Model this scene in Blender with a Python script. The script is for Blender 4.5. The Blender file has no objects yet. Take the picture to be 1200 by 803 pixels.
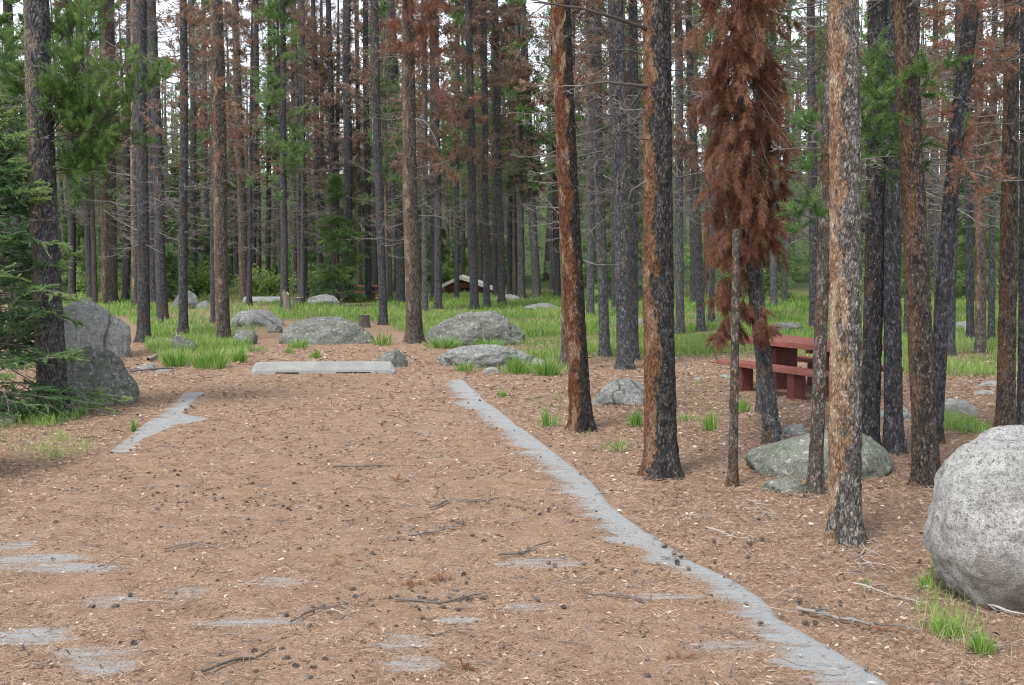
import bpy, math, random
import numpy as np
from mathutils import Matrix, Vector, Quaternion
R = np.random.default_rng(7)
random.seed(7)
scn = bpy.context.scene
COL = scn.collection
PI = math.pi

# ---------------------------------------------------------------- camera numbers
F = 1400.0; CXP = 600.0; CYP = 401.5; HZ = 297.0; CH = 1.95
PITCH = math.atan((CYP-HZ)/F)
FW = np.array([0, math.cos(PITCH), -math.sin(PITCH)]); UP = np.array([0, math.sin(PITCH), math.cos(PITCH)])
CAM = np.array([0, 0, CH])
def ray(x, y):
    return FW + np.array([(x-CXP)/F, 0, 0]) + UP*((CYP-y)/F)
def gp(x, y):                      # photo pixel -> point on level ground
    d = ray(x, y); t = -CH/d[2]
    return CAM + d*t
def at(x, y, Y):                   # photo pixel -> point in the plane of depth Y
    d = ray(x, y); return CAM + d*(Y/d[1])
def proj(P):
    q = np.asarray(P, float)-CAM
    z = q@FW; 
    return CXP+F*q[..., 0]/z, CYP-F*(q@UP)/z
def mpp(Y): return Y/F

# ---------------------------------------------------------------- numpy noise
def _h(ix, iy, iz, s):
    n = (ix.astype(np.int64)*374761393 + iy.astype(np.int64)*668265263 + iz.astype(np.int64)*2147483647 + s*974634777) & 0xffffffff
    n = ((n ^ (n >> 13))*1274126177) & 0xffffffff
    n = (n ^ (n >> 16))
    n = (n*2246822519) & 0xffffffff
    n = n ^ (n >> 13)
    return (n & 0xffffff)/float(0xffffff)
def vnoise(P, s=0):
    P = np.asarray(P, float); I = np.floor(P).astype(np.int64); f = P-I; f = f*f*(3-2*f)
    r = 0
    for a in (0, 1):
        for b in (0, 1):
            for c in (0, 1):
                w = (f[..., 0] if a else 1-f[..., 0])*(f[..., 1] if b else 1-f[..., 1])*(f[..., 2] if c else 1-f[..., 2])
                r = r + w*_h(I[..., 0]+a, I[..., 1]+b, I[..., 2]+c, s)
    return r*2-1
def fbm(P, o=4, s=0):
    r = 0; a = 1.0; P = np.asarray(P, float)
    for i in range(o):
        r = r+a*vnoise(P, s+i*17); a *= .5; P = P*2.03+11.3
    return r/1.9
def n2(x, y, sc, s=0, o=3):
    return fbm(np.stack([x*sc, y*sc, np.full_like(x, .37)], -1), o, s)
def worley_wrap(u, v, nu, seed):   # u wraps with nu cells; returns f1, f2, cell value
    iu = np.floor(u).astype(np.int64); iv = np.floor(v).astype(np.int64)
    f1 = np.full(u.shape, 9.0); f2 = f1.copy(); cv = np.zeros(u.shape)
    z0 = np.zeros_like(iu)
    for a in (-1, 0, 1):
        for b in (-1, 0, 1):
            cu = iu+a; cw = np.mod(cu, nu); c2 = iv+b
            px = cu+_h(cw, c2, z0, seed); py = c2+_h(cw, c2, z0, seed+1)
            d = np.hypot(px-u, py-v); val = _h(cw, c2, z0, seed+2)
            m = d < f1
            f2 = np.where(m, f1, np.minimum(f2, d)); cv = np.where(m, val, cv); f1 = np.where(m, d, f1)
    return f1, f2, cv

def terrain(x, y):
    x = np.asarray(x, float); y = np.asarray(y, float)
    h = .05*n2(x, y, .35, 3)*np.clip((np.abs(x+.2)-2.5)/4, 0, 1)*np.clip((y-5)/6, .2, 1)
    h = h + np.clip((y-58)/170, 0, 1)**1.3*17 + .25*n2(x, y, .06, 9)*np.clip((y-50)/20, 0, 1)
    return h
def tz(x, y): return float(terrain(np.array([x]), np.array([y]))[0])

# ---------------------------------------------------------------- mesh helpers
def np_mesh(name, V, Fs, mat=None, attrs=None, smooth=False):
    me = bpy.data.meshes.new(name)
    V = np.asarray(V, np.float32)
    if not isinstance(Fs, list): Fs = [Fs]
    Fs = [np.asarray(f, np.int32) for f in Fs if len(f)]
    nl = sum(f.size for f in Fs); nf = sum(len(f) for f in Fs)
    me.vertices.add(len(V)); me.vertices.foreach_set('co', V.ravel())
    me.loops.add(nl); me.loops.foreach_set('vertex_index', np.concatenate([f.ravel() for f in Fs]))
    me.polygons.add(nf)
    st = []; o = 0
    for f in Fs:
        st.append(np.arange(len(f))*f.shape[1]+o); o += f.size
    me.polygons.foreach_set('loop_start', np.concatenate(st).astype(np.int32))
    me.polygons.foreach_set('use_smooth', np.full(nf, smooth))
    if attrs:
        for k, a in attrs.items():
            at_ = me.attributes.new(k, 'FLOAT', 'POINT'); at_.data.foreach_set('value', np.asarray(a, np.float32))
    me.update(calc_edges=True)
    if mat: me.materials.append(mat)
    return me
def link(name, me, parent=None, loc=None, **kw):
    o = bpy.data.objects.new(name, me); COL.objects.link(o)
    if parent: o.parent = parent
    if loc is not None: o.location = loc
    for k, v in kw.items():
        if v is not None: o[k] = v
    return o
def thing(name, label, cat, loc=(0, 0, 0), group=None, quat=None):
    o = link(name, None, None, loc, label=label, category=cat, group=group)
    o.empty_display_size = .2
    if quat is not None: o.rotation_mode = 'QUATERNION'; o.rotation_quaternion = quat
    return o
class Acc:
    def __init__(s): s.V = []; s.Q = []; s.T = []; s.A = []; s.n = 0
    def add(s, V, Fc, a=None):
        V = np.asarray(V, float).reshape(-1, 3); Fc = np.asarray(Fc)
        if len(V) == 0: return
        (s.Q if Fc.shape[1] == 4 else s.T).append(Fc+s.n)
        s.V.append(V); s.A.append(np.zeros(len(V)) if a is None else np.broadcast_to(a, (len(V),))); s.n += len(V)
    def mesh(s, name, mat, smooth=False):
        Fs = []
        if s.Q: Fs.append(np.concatenate(s.Q))
        if s.T: Fs.append(np.concatenate(s.T))
        return np_mesh(name, np.concatenate(s.V), Fs, mat, {'tint': np.concatenate(s.A)}, smooth)
def nrm(v): return v/np.maximum(np.linalg.norm(v, axis=-1, keepdims=True), 1e-9)
def tubes(P, Rr, k=4, closed=True):
    """P (M,n,3), Rr (M,n) -> verts, quads"""
    M, n, _ = P.shape
    T = np.gradient(P, axis=1); T = nrm(T)
    ref = np.where(np.abs(T[..., 2:3]) > .8, np.array([1., 0, 0]), np.array([0, 0, 1.]))
    A = nrm(np.cross(T, ref)); B = np.cross(T, A)
    an = np.arange(k)*2*PI/k
    V = P[:, :, None, :]+Rr[:, :, None, None]*(A[:, :, None, :]*np.cos(an)[None, None, :, None]+B[:, :, None, :]*np.sin(an)[None, None, :, None])
    i = np.arange(n-1)[:, None]*k; j = np.arange(k)[None, :]; j2 = (j+1) % k
    q = np.stack([i+j, i+j2, i+k+j2, i+k+j], -1).reshape(-1, 4)
    Fq = (q[None]+(np.arange(M)*n*k)[:, None, None]).reshape(-1, 4)
    return V.reshape(-1, 3), Fq
def tube1(pts, rad, k=6):
    return tubes(np.asarray(pts, float)[None], np.asarray(rad, float)[None], k)
def shoot_tpl(n, L, nl, w, ang=55, rng=R, tuft=False):
    """needle shoot along +z: n needle triangles"""
    t = rng.uniform(.0 if not tuft else .3, 1, n); az = rng.uniform(0, 2*PI, n)
    a = np.radians(rng.normal(ang, 12, n)*(1-.45*t))
    d = np.stack([np.sin(a)*np.cos(az), np.sin(a)*np.sin(az), np.cos(a)], -1)
    ln = nl*rng.uniform(.75, 1.15, n)
    b = np.zeros((n, 3)); b[:, 2] = t*L
    side = nrm(np.cross(d, rng.normal(size=(n, 3))))
    bend = rng.normal(size=(n, 3))*.08*nl
    V = np.stack([b+side*w*.5, b-side*w*.5, b+d*ln[:, None]+bend], 1).reshape(-1, 3)
    Fc = np.arange(n*3).reshape(-1, 3)
    tint = np.repeat(rng.uniform(-.12, .12, n), 3)
    return V, Fc, tint
def inst(tpl, pos, dirs, scale, tint, rng=R):
    V, Fc, tt = tpl; M = len(pos)
    if M == 0: return np.zeros((0, 3)), np.zeros((0, Fc.shape[1]), int), np.zeros(0)
    d = nrm(dirs); rr = nrm(rng.normal(size=(M, 3)))
    x = nrm(np.cross(rr, d)); y = np.cross(d, x)
    s = np.asarray(scale)[:, None, None]
    W = (V[None, :, 0:1]*x[:, None]+V[None, :, 1:2]*y[:, None]+V[None, :, 2:3]*d[:, None])*s+pos[:, None]
    Ff = (Fc[None]+(np.arange(M)*len(V))[:, None, None]).reshape(-1, Fc.shape[1])
    return W.reshape(-1, 3), Ff, (tt[None]+np.asarray(tint)[:, None]).reshape(-1)

# ---------------------------------------------------------------- materials
class NT:
    def __init__(s, name):
        s.m = bpy.data.materials.new(name); s.m.use_nodes = True; s.t = s.m.node_tree; s.t.nodes.clear()
        s.out = s.n('ShaderNodeOutputMaterial'); s.b = s.n('ShaderNodeBsdfPrincipled')
        s.l(s.b.outputs[0], s.out.inputs[0]); s.b.inputs['Specular IOR Level'].default_value = .25
        s.b.inputs['Roughness'].default_value = .85
    def n(s, t, **k):
        x = s.t.nodes.new(t)
        for a, v in k.items(): setattr(x, a, v)
        return x
    def l(s, a, b): s.t.links.new(a, b)
    def put(s, v, sock):
        if isinstance(v, (int, float)): sock.default_value = v
        elif isinstance(v, (tuple, list)): sock.default_value = tuple(v)+((1,) if len(v) == 3 and sock.type == 'RGBA' else ())
        else: s.l(v, sock)
    def coord(s, sc=(1, 1, 1), kind='Object', rand=False):
        c = s.n('ShaderNodeTexCoord'); o = c.outputs[kind]
        if rand:
            oi = s.n('ShaderNodeObjectInfo'); a = s.n('ShaderNodeVectorMath', operation='ADD'); m_ = s.math('MULTIPLY', oi.outputs['Random'], 37.0)
            s.l(o, a.inputs[0]); s.l(m_, a.inputs[1]); o = a.outputs[0]
        m = s.n('ShaderNodeMapping'); m.inputs['Scale'].default_value = sc; s.l(o, m.inputs[0]); return m.outputs[0]
    def noise(s, v, scale, det=4, rough=.6, dist=0.0):
        n = s.n('ShaderNodeTexNoise'); s.l(v, n.inputs['Vector']); n.inputs['Scale'].default_value = scale
        n.inputs['Detail'].default_value = det; n.inputs['Roughness'].default_value = rough; n.inputs['Distortion'].default_value = dist
        return n.outputs['Fac']
    def vor(s, v, scale, feat='F1', out='Distance'):
        n = s.n('ShaderNodeTexVoronoi', feature=feat); s.l(v, n.inputs['Vector']); n.inputs['Scale'].default_value = scale
        return n.outputs[out]
    def math(s, op, a, b=0.0, clamp=False):
        n = s.n('ShaderNodeMath', operation=op, use_clamp=clamp); s.put(a, n.inputs[0]); s.put(b, n.inputs[1]); return n.outputs[0]
    def ramp(s, fac, a, b, lo=0.0, hi=1.0):
        n = s.n('ShaderNodeMapRange'); s.put(fac, n.inputs[0]); n.inputs[1].default_value = a; n.inputs[2].default_value = b
        n.inputs[3].default_value = lo; n.inputs[4].default_value = hi; return n.outputs[0]
    def mix(s, f, a, b, bt='MIX'):
        n = s.n('ShaderNodeMix', data_type='RGBA', blend_type=bt)
        s.put(f, n.inputs[0]); s.put(a, n.inputs[6]); s.put(b, n.inputs[7]); return n.outputs[2]
    def attr(s, name):
        n = s.n('ShaderNodeAttribute', attribute_name=name); return n.outputs['Fac']
    def bump(s, h, st=.5, dist=.01):
        n = s.n('ShaderNodeBump'); n.inputs['Strength'].default_value = st; n.inputs['Distance'].default_value = dist
        s.l(h, n.inputs['Height']); s.l(n.outputs[0], s.b.inputs['Normal'])
    def col(s, c): s.put(c, s.b.inputs['Base Color'])

def bark_mat(name, base, dark, patch, side=None, amount=.5, fleck=0.0, charred=.8, pale=None):
    """scaly bark: base/dark plates, patches of inner bark (patch), side = local xy direction the patches favour"""
    t = NT(name); v = t.coord(rand=True); vs = t.coord((1, 1, .45), rand=True); ob = t.coord()
    n1 = t.noise(vs, 16, 5, .7)
    wn = t.n('ShaderNodeTexNoise'); t.l(vs, wn.inputs['Vector']); wn.inputs['Scale'].default_value = 38; wn.inputs['Detail'].default_value = 4; wn.inputs['Roughness'].default_value = .7
    wm = t.n('ShaderNodeVectorMath', operation='MULTIPLY_ADD'); t.l(wn.outputs['Color'], wm.inputs[0]); wm.inputs[1].default_value = (.045, .045, .06); t.l(vs, wm.inputs[2])
    pl = t.vor(wm.outputs[0], 52, 'F1', 'Color'); ed = t.vor(wm.outputs[0], 52, 'DISTANCE_TO_EDGE')
    fine = t.noise(v, 150, 3, .7)
    sp = t.n('ShaderNodeSeparateColor'); t.l(pl, sp.inputs[0])
    c = t.mix(t.ramp(n1, .35, .65), dark, base)
    c = t.mix(t.ramp(sp.outputs[0], .35, 1.0, 0, .8), c, tuple(min(1, x*2.1+.03) for x in base))
    # peeled patches
    pn = t.noise(vs, 6.5, 6, .72, .4)
    if side is not None:
        xyz = t.n('ShaderNodeSeparateXYZ'); t.l(ob, xyz.inputs[0])
        sd = t.math('ADD', t.math('MULTIPLY', xyz.outputs[0], side[0]), t.math('MULTIPLY', xyz.outputs[1], side[1]))
        pn = t.math('ADD', pn, sd)
        # less peeling near the foot, which is charred dark
        ft = t.ramp(xyz.outputs[2], 0.0, charred, -.22, 0.0)
        pn = t.math('ADD', pn, ft)
    th = .62-.25*amount
    sel = t.ramp(pn, th-.02, th+.03)
    pf = t.mix(t.ramp(t.noise(vs, 45, 4, .7), .4, .62), patch, tuple(x*.42 for x in patch))
    if pale is not None: pf = t.mix(t.ramp(t.noise(vs, 9, 4, .6), .5, .62), pf, pale)
    c = t.mix(sel, c, pf)
    c = t.mix(t.math('MULTIPLY', t.ramp(ed, 0, .12, .7, 0), t.math('SUBTRACT', 1.0, t.math('MULTIPLY', sel, .6))), c, tuple(x*.25 for x in dark))
    c = t.mix(t.math('MULTIPLY', t.attr('groove'), .5), c, tuple(x*.2 for x in dark))
    c = t.mix(t.ramp(fine, .3, .7, .35, 0), c, (.01, .01, .01))
    if fleck > 0:
        fv = t.vor(t.coord((1, 1, .7), rand=True), 34); rn = t.noise(v, 9, 2)
        c = t.mix(t.math('MULTIPLY', t.ramp(t.math('ADD', fv, t.math('MULTIPLY', fine, .25)), .17, .29, .9, 0), t.ramp(rn, .66-.2*fleck, .70-.2*fleck)), c, (.48, .40, .30))
    t.col(c); t.b.inputs['Roughness'].default_value = .9
    hgt = t.math('ADD', t.math('MULTIPLY', t.ramp(ed, 0, .14), .6), t.math('ADD', t.math('MULTIPLY', fine, .4), t.math('MULTIPLY', sel, -.5)))
    t.bump(hgt, .9, .012)
    return t.m
M = {}
M['bark_grey'] = bark_mat('bark_grey', (0.112, 0.11, 0.112), (0.0431, 0.0423, 0.0467), (0.238, 0.158, 0.108), None, .1)
M['bark_dark'] = bark_mat('bark_dark', (0.0762, 0.0755, 0.0832), (0.0298, 0.0296, 0.0332), (0.187, 0.101, 0.0576), None, .12)
M['bark_brown'] = bark_mat('bark_brown', (0.122, 0.101, 0.0864), (0.0468, 0.0382, 0.0338), (0.259, 0.173, 0.115), (-2.0, 0), .22, 0, .8, (0.36, 0.281, 0.202))
M['bark_light_left'] = bark_mat('bark_light_left', (0.104, 0.1, 0.105), (0.038, 0.0378, 0.0412), (0.288, 0.238, 0.187), (-1.6, 0), .35, 0)
M['bark_orange_side'] = bark_mat('bark_orange_side', (0.192, 0.172, 0.152), (0.072, 0.064, 0.06), (0.43, 0.27, 0.165), (-1.9, 0), .42, .8, .55, (0.512, 0.392, 0.272))
M['bark_split'] = bark_mat('bark_split', (0.0612, 0.0562, 0.054), (0.0202, 0.0187, 0.0187), (0.274, 0.137, 0.0684), (-2.2, .5), .30, .3, .5, (0.317, 0.202, 0.122))
M['bark_red'] = bark_mat('bark_red', (0.0504, 0.0396, 0.036), (0.0216, 0.018, 0.0158), (0.216, 0.0864, 0.0396), (-2.4, .2), .72, 0, .25, (0.36, 0.245, 0.158))
M['bark_flecked'] = bark_mat('bark_flecked', (0.0513, 0.048, 0.0496), (0.0178, 0.017, 0.0183), (0.187, 0.108, 0.0648), (-1.5, 0), -.1, 1.0)
M['bark_flecked_brown'] = bark_mat('bark_flecked_brown', (0.0936, 0.072, 0.0612), (0.0324, 0.0274, 0.0238), (0.245, 0.151, 0.0936), (-2.2, 0), .12, .9)
M['bark_smooth'] = bark_mat('bark_smooth', (0.15, 0.124, 0.105), (0.0675, 0.0562, 0.0488), (0.225, 0.135, 0.075), None, .2)

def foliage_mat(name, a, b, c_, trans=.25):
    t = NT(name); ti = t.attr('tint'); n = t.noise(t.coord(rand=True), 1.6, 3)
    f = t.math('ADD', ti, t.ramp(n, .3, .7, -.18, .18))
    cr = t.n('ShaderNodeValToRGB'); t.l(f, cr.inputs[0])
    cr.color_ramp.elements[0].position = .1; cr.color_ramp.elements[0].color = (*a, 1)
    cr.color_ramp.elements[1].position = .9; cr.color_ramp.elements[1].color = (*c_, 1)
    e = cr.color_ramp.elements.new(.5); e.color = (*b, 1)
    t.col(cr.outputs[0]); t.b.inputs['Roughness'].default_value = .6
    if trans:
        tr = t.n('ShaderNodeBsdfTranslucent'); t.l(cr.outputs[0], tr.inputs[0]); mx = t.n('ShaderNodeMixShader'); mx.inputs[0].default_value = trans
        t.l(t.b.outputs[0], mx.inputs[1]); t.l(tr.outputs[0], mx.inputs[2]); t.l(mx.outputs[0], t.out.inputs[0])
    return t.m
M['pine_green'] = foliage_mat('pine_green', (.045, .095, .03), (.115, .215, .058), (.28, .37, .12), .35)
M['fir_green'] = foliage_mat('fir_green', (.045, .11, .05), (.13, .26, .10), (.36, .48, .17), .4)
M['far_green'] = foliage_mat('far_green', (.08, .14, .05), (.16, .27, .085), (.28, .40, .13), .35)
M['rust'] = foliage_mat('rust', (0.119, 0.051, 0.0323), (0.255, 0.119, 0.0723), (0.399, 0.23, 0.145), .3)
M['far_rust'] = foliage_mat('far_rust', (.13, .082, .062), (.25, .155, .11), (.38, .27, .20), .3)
M['leaf'] = foliage_mat('leaf', (.12, .22, .05), (.24, .38, .09), (.42, .54, .16), .4)
M['grass'] = foliage_mat('grass', (.095, .19, .032), (.17, .34, .055), (.40, .46, .17), .38)
M['needle'] = foliage_mat('needle', (.15, .088, .055), (.40, .265, .175), (.53, .40, .29), 0)
M['dead_twig'] = foliage_mat('dead_twig', (0.048, 0.04, 0.036), (0.12, 0.104, 0.096), (0.264, 0.24, 0.224), 0)
M['pale_twig'] = foliage_mat('pale_twig', (0.176, 0.152, 0.128), (0.304, 0.272, 0.24), (0.44, 0.416, 0.384), 0)
M['chip'] = foliage_mat('chip', (.05, .032, .024), (.20, .12, .08), (.50, .42, .35), 0)

def ground_mat(drive):
    t = NT('needle_covered_asphalt' if drive else 'forest_floor'); v = t.coord()
    ny = t.coord((.55, 1, 1)); big = t.noise(v, .5, 4, .6); mid = t.noise(v, 5, 5, .7)
    fine = t.noise(v, 85, 4, .75); f2 = t.noise(t.coord((2.2, .8, 1)), 60, 4, .75, 1.0)
    c = t.mix(t.ramp(fine, .32, .68), (.105, .068, .046), (.45, .31, .215))
    c = t.mix(t.ramp(f2, .50, .72, 0, .75), c, (.54, .41, .30))
    c = t.mix(t.ramp(mid, .42, .66, 0, .7), c, (.20, .12, .075))
    c = t.mix(t.ramp(big, .45, .7, 0, .35), c, (.30, .215, .15))
    dk = t.vor(v, 26); dn = t.noise(v, 18, 2)
    c = t.mix(t.math('MULTIPLY', t.ramp(dk, .12, .2, .8, 0), t.ramp(dn, .5, .56)), c, (.06, .045, .035))
    h = t.math('ADD', t.math('MULTIPLY', fine, .6), t.math('ADD', t.math('MULTIPLY', f2, .5), t.math('MULTIPLY', mid, 1.5)))
    if drive:
        an = t.noise(v, 240, 3, .8); a2 = t.noise(v, 3, 3)
        asp = t.mix(t.ramp(an, .3, .7), (.17, .178, .18), (.48, .50, .505))
        asp = t.mix(t.ramp(a2, .3, .7, 0, .4), asp, (.30, .305, .305))
        rag = t.noise(t.coord((.28, 1.9, 1)), 9, 6, .78)
        mk = t.math('ADD', t.attr('mask'), t.math('MULTIPLY', t.math('SUBTRACT', rag, .5), 2.2))
        mk = t.math('ADD', mk, t.math('MULTIPLY', t.math('SUBTRACT', fine, .5), 1.4))
        sel = t.ramp(mk, .42, .80)
        # thin dusting of needles on the exposed strip
        c = t.mix(t.math('MULTIPLY', sel, t.ramp(f2, .56, .64, 1, .15)), c, asp)
    else:
        g = t.attr('green'); gn = t.noise(v, 7, 4, .7)
        c = t.mix(t.math('MULTIPLY', g, t.ramp(gn, .35, .6, .1, .85)), c, (.09, .12, .035))
        c = t.mix(t.attr('brush_shade'), c, t.mix(t.ramp(gn, .3, .7), (.035, .05, .02), (.085, .115, .045)))  # far undergrowth green, with forest shade darkened into the colour
        duff = t.attr('duff')
        c = t.mix(t.math('MULTIPLY', duff, t.ramp(t.noise(v, 9, 4, .7), .35, .65, .15, .75)), c, (.17, .115, .08))
    t.col(c); t.b.inputs['Roughness'].default_value = .95; t.b.inputs['Specular IOR Level'].default_value = .1
    t.bump(h, .8, .02)
    return t.m
M['ground'] = ground_mat(False); M['drive'] = ground_mat(True)

def rock_mat(name, a, b, lichen, dark, speck=.5, green=.4):
    t = NT(name); v = t.coord(rand=True); vs = t.coord((1, 1, 2.2), rand=True)
    n1 = t.noise(vs, 3.5, 6, .65); n2_ = t.noise(v, 22, 5, .75); n3 = t.noise(v, 110, 3, .7)
    c = t.mix(t.ramp(n1, .35, .65), a, b)
    c = t.mix(t.ramp(t.noise(v, 5, 5, .7, .5), .62-.25*green, .78-.25*green, 0, .7), c, lichen)
    c = t.mix(t.ramp(n2_, .50, .62, 0, .85*speck), c, dark)
    c = t.mix(t.ramp(t.noise(v, 17, 5, .75), .57, .62, 0, .75), c, (.50, .50, .46))
    c = t.mix(t.ramp(n3, .35, .6, .5, 0), c, dark)
    c = t.mix(t.ramp(t.noise(v, 190, 2, .6), .62, .7, 0, .5), c, (.6, .58, .55))
    c = t.mix(t.math('MULTIPLY', t.attr('groove'), .85), c, (.02, .02, .018))
    t.col(c); t.bump(t.math('ADD', n2_, t.math('MULTIPLY', n3, .5)), .7, .02); t.b.inputs['Roughness'].default_value = .9
    return t.m
M['rock_lichen'] = rock_mat('rock_lichen', (0.12, 0.124, 0.112), (0.232, 0.236, 0.216), (0.12, 0.152, 0.08), (0.04, 0.0416, 0.036), .9, .5)
M['rock_green'] = rock_mat('rock_green', (0.16, 0.168, 0.14), (0.248, 0.256, 0.224), (0.144, 0.176, 0.104), (0.048, 0.052, 0.04), .8, .6)
M['rock_pale'] = rock_mat('rock_pale', (0.24, 0.24, 0.224), (0.376, 0.368, 0.344), (0.288, 0.288, 0.24), (0.088, 0.084, 0.08), .55, .1)
M['rock_slab'] = rock_mat('rock_slab', (0.192, 0.2, 0.192), (0.304, 0.308, 0.296), (0.16, 0.184, 0.136), (0.056, 0.056, 0.052), .8, .35)

def boulder_mat():
    t = NT('granite'); v = t.coord(); vs = t.coord((1, 1, 1.2))
    c = t.mix(t.ramp(t.noise(vs, 4, 6, .7, .6), .35, .65), (.36, .355, .335), (.64, .63, .60))
    n = t.noise(t.coord((1.5, 1, 1.3)), 34, 6, .85, .8)
    c = t.mix(t.ramp(n, .50, .60, 0, .85), c, (.07, .069, .065))
    n = t.noise(v, 7, 6, .8); c = t.mix(t.ramp(n, .52, .66, 0, .65), c, (.14, .14, .13))
    n = t.noise(t.coord((1, 1, 1.3)), 2.2, 5, .65); xyz = t.n('ShaderNodeSeparateXYZ'); t.l(v, xyz.inputs[0])
    c = t.mix(t.ramp(t.math('SUBTRACT', n, t.math('MULTIPLY', xyz.outputs[2], .35)), .36, .46, 0, .7), c, (.20, .165, .13))
    c = t.mix(t.ramp(t.noise(v, 150, 3, .7), .38, .55, .55, 0), c, (.09, .09, .085))
    c = t.mix(t.ramp(t.noise(v, 210, 2, .6), .6, .68, 0, .6), c, (.72, .70, .66))
    t.col(c); t.bump(t.math('ADD', t.noise(v, 40, 5, .75), t.math('MULTIPLY', t.noise(v, 160, 2), .4)), .85, .03)
    return t.m
M['granite'] = boulder_mat()
def simple_mat(name, a, b, sc=8, streak=(1, 1, 1), wear=None, bump=.3, rough=.8):
    t = NT(name); v = t.coord(streak); n = t.noise(v, sc, 6, .7)
    c = t.mix(t.ramp(n, .3, .7), a, b)
    if wear: c = t.mix(t.ramp(t.noise(t.coord(), sc*2.3, 5, .75), .60, .68, 0, .8), c, wear)
    t.col(c); t.b.inputs['Roughness'].default_value = rough; t.bump(t.noise(v, sc*8, 4, .7), bump, .006); return t.m
M['concrete'] = simple_mat('concrete', (0.23, 0.234, 0.225), (0.357, 0.357, 0.348), 5, (0.85, 0.85, 1.7), (0.238, 0.246, 0.221), .5)
M['red_paint'] = simple_mat('red_paint', (.17, .05, .04), (.29, .11, .088), 5, (1, 9, 9), (.30, .20, .17), .5, .65)
M['maroon_paint'] = simple_mat('maroon_paint', (0.08, 0.024, 0.0224), (0.128, 0.04, 0.036), 6, (0.8, 0.8, 0.8), (0.176, 0.096, 0.08), .4, .7)
M['roof'] = simple_mat('roof', (.40, .38, .35), (.52, .50, .47), 3, (1, 8, 1), None, .3)
M['cabin_wood'] = simple_mat('cabin_wood', (.11, .055, .035), (.19, .10, .065), 3, (6, 6, 1), None, .3)
M['dark_void'] = simple_mat('dark_void', (.012, .01, .01), (.02, .018, .016), 3)
M['stump_wood'] = simple_mat('stump_wood', (.24, .19, .15), (.42, .36, .29), 12, (1, 1, .3), (.1, .08, .06), .6)
M['stump_bark'] = simple_mat('stump_bark', (.04, .035, .032), (.11, .095, .085), 14, (1, 1, .3), None, .9)
M['cone'] = simple_mat('cone', (0.104, 0.08, 0.068), (0.256, 0.216, 0.192), 40, (0.8, 0.8, 0.8), (0.272, 0.248, 0.232), .4)
M['snag'] = simple_mat('snag', (.10, .08, .065), (.22, .185, .155), 14, (1, 1, .15), (.04, .035, .03), .8)

# ---------------------------------------------------------------- world, sun, camera
w = bpy.data.worlds.new("World"); scn.world = w; w.use_nodes = True
nt = w.node_tree; bg = nt.nodes['Background']
sky = nt.nodes.new('ShaderNodeTexSky'); sky.sky_type = 'NISHITA'; sky.sun_disc = False
SUN_EL, SUN_AZ = math.radians(58), math.radians(215)
sky.sun_elevation = SUN_EL; sky.sun_rotation = SUN_AZ; sky.air_density = 1.0; sky.dust_density = 4.0; sky.ozone_density = 1.0; sky.altitude = 2600
hs = nt.nodes.new('ShaderNodeHueSaturation'); hs.inputs['Saturation'].default_value = .28; hs.inputs['Value'].default_value = 1.0
nt.links.new(sky.outputs[0], hs.inputs['Color']); nt.links.new(hs.outputs[0], bg.inputs[0]); bg.inputs[1].default_value = .15
sl = bpy.data.lights.new('sun', 'SUN'); sl.energy = 1.5; sl.angle = math.radians(14); sl.color = (1, .97, .93)
so = bpy.data.objects.new('sun', sl); COL.objects.link(so)
sd = Vector((math.sin(SUN_AZ)*math.cos(SUN_EL), math.cos(SUN_AZ)*math.cos(SUN_EL), math.sin(SUN_EL)))
so.rotation_mode = 'QUATERNION'; so.rotation_quaternion = sd.to_track_quat('Z', 'Y'); so.location = (0, 0, 30)
cd = bpy.data.cameras.new('camera'); cam = bpy.data.objects.new('camera', cd); COL.objects.link(cam); scn.camera = cam
cd.sensor_width = 36; cd.lens = 36*F/1200; cd.clip_end = 2000; cd.clip_start = .05
cam.location = CAM; cam.rotation_euler = (PI/2-PITCH, 0, 0)
scn.view_settings.view_transform = 'Standard'; scn.view_settings.look = 'None'; scn.view_settings.gamma = 1; scn.view_settings.exposure = 1.4; scn.cycles.filter_width = 1.15
scn.cycles.max_bounces = 5; scn.cycles.diffuse_bounces = 3; scn.cycles.transparent_max_bounces = 4

# ---------------------------------------------------------------- ground
def inpoly(px, py, poly):
    r = np.zeros(np.shape(px), bool); n = len(poly)
    for i in range(n):
        x1, y1 = poly[i]; x2, y2 = poly[(i+1) % n]
        c = ((y1 > py) != (y2 > py)) & (px < (x2-x1)*(py-y1)/((y2-y1) or 1e-9)+x1); r ^= c
    return r
STRIP = [(447, 528, 545), (458, 532, 557), (470, 541, 569), (500, 578, 610), (530, 622, 650), (560, 655, 690), (590, 685, 716), (620, 712, 752), (640, 738, 785), (655, 765, 806), (668, 800, 838), (685, 838, 868), (700, 856, 893), (716, 880, 910), (724, 895, 915), (740, 908, 945), (760, 922, 980), (780, 930, 1012), (803, 950, 1045), (850, 985, 1110), (900, 1010, 1160)]
LST = [(462, 222, 238), (475, 208, 222), (485, 192, 213), (492, 182, 245), (500, 170, 205), (515, 150, 168), (530, 138, 152)]
def strip_world(S): return np.array([[*gp(a, y)[:2], *gp(b, y)[:2]] for y, a, b in S])
SW = strip_world(STRIP); LW = strip_world(LST)
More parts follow.
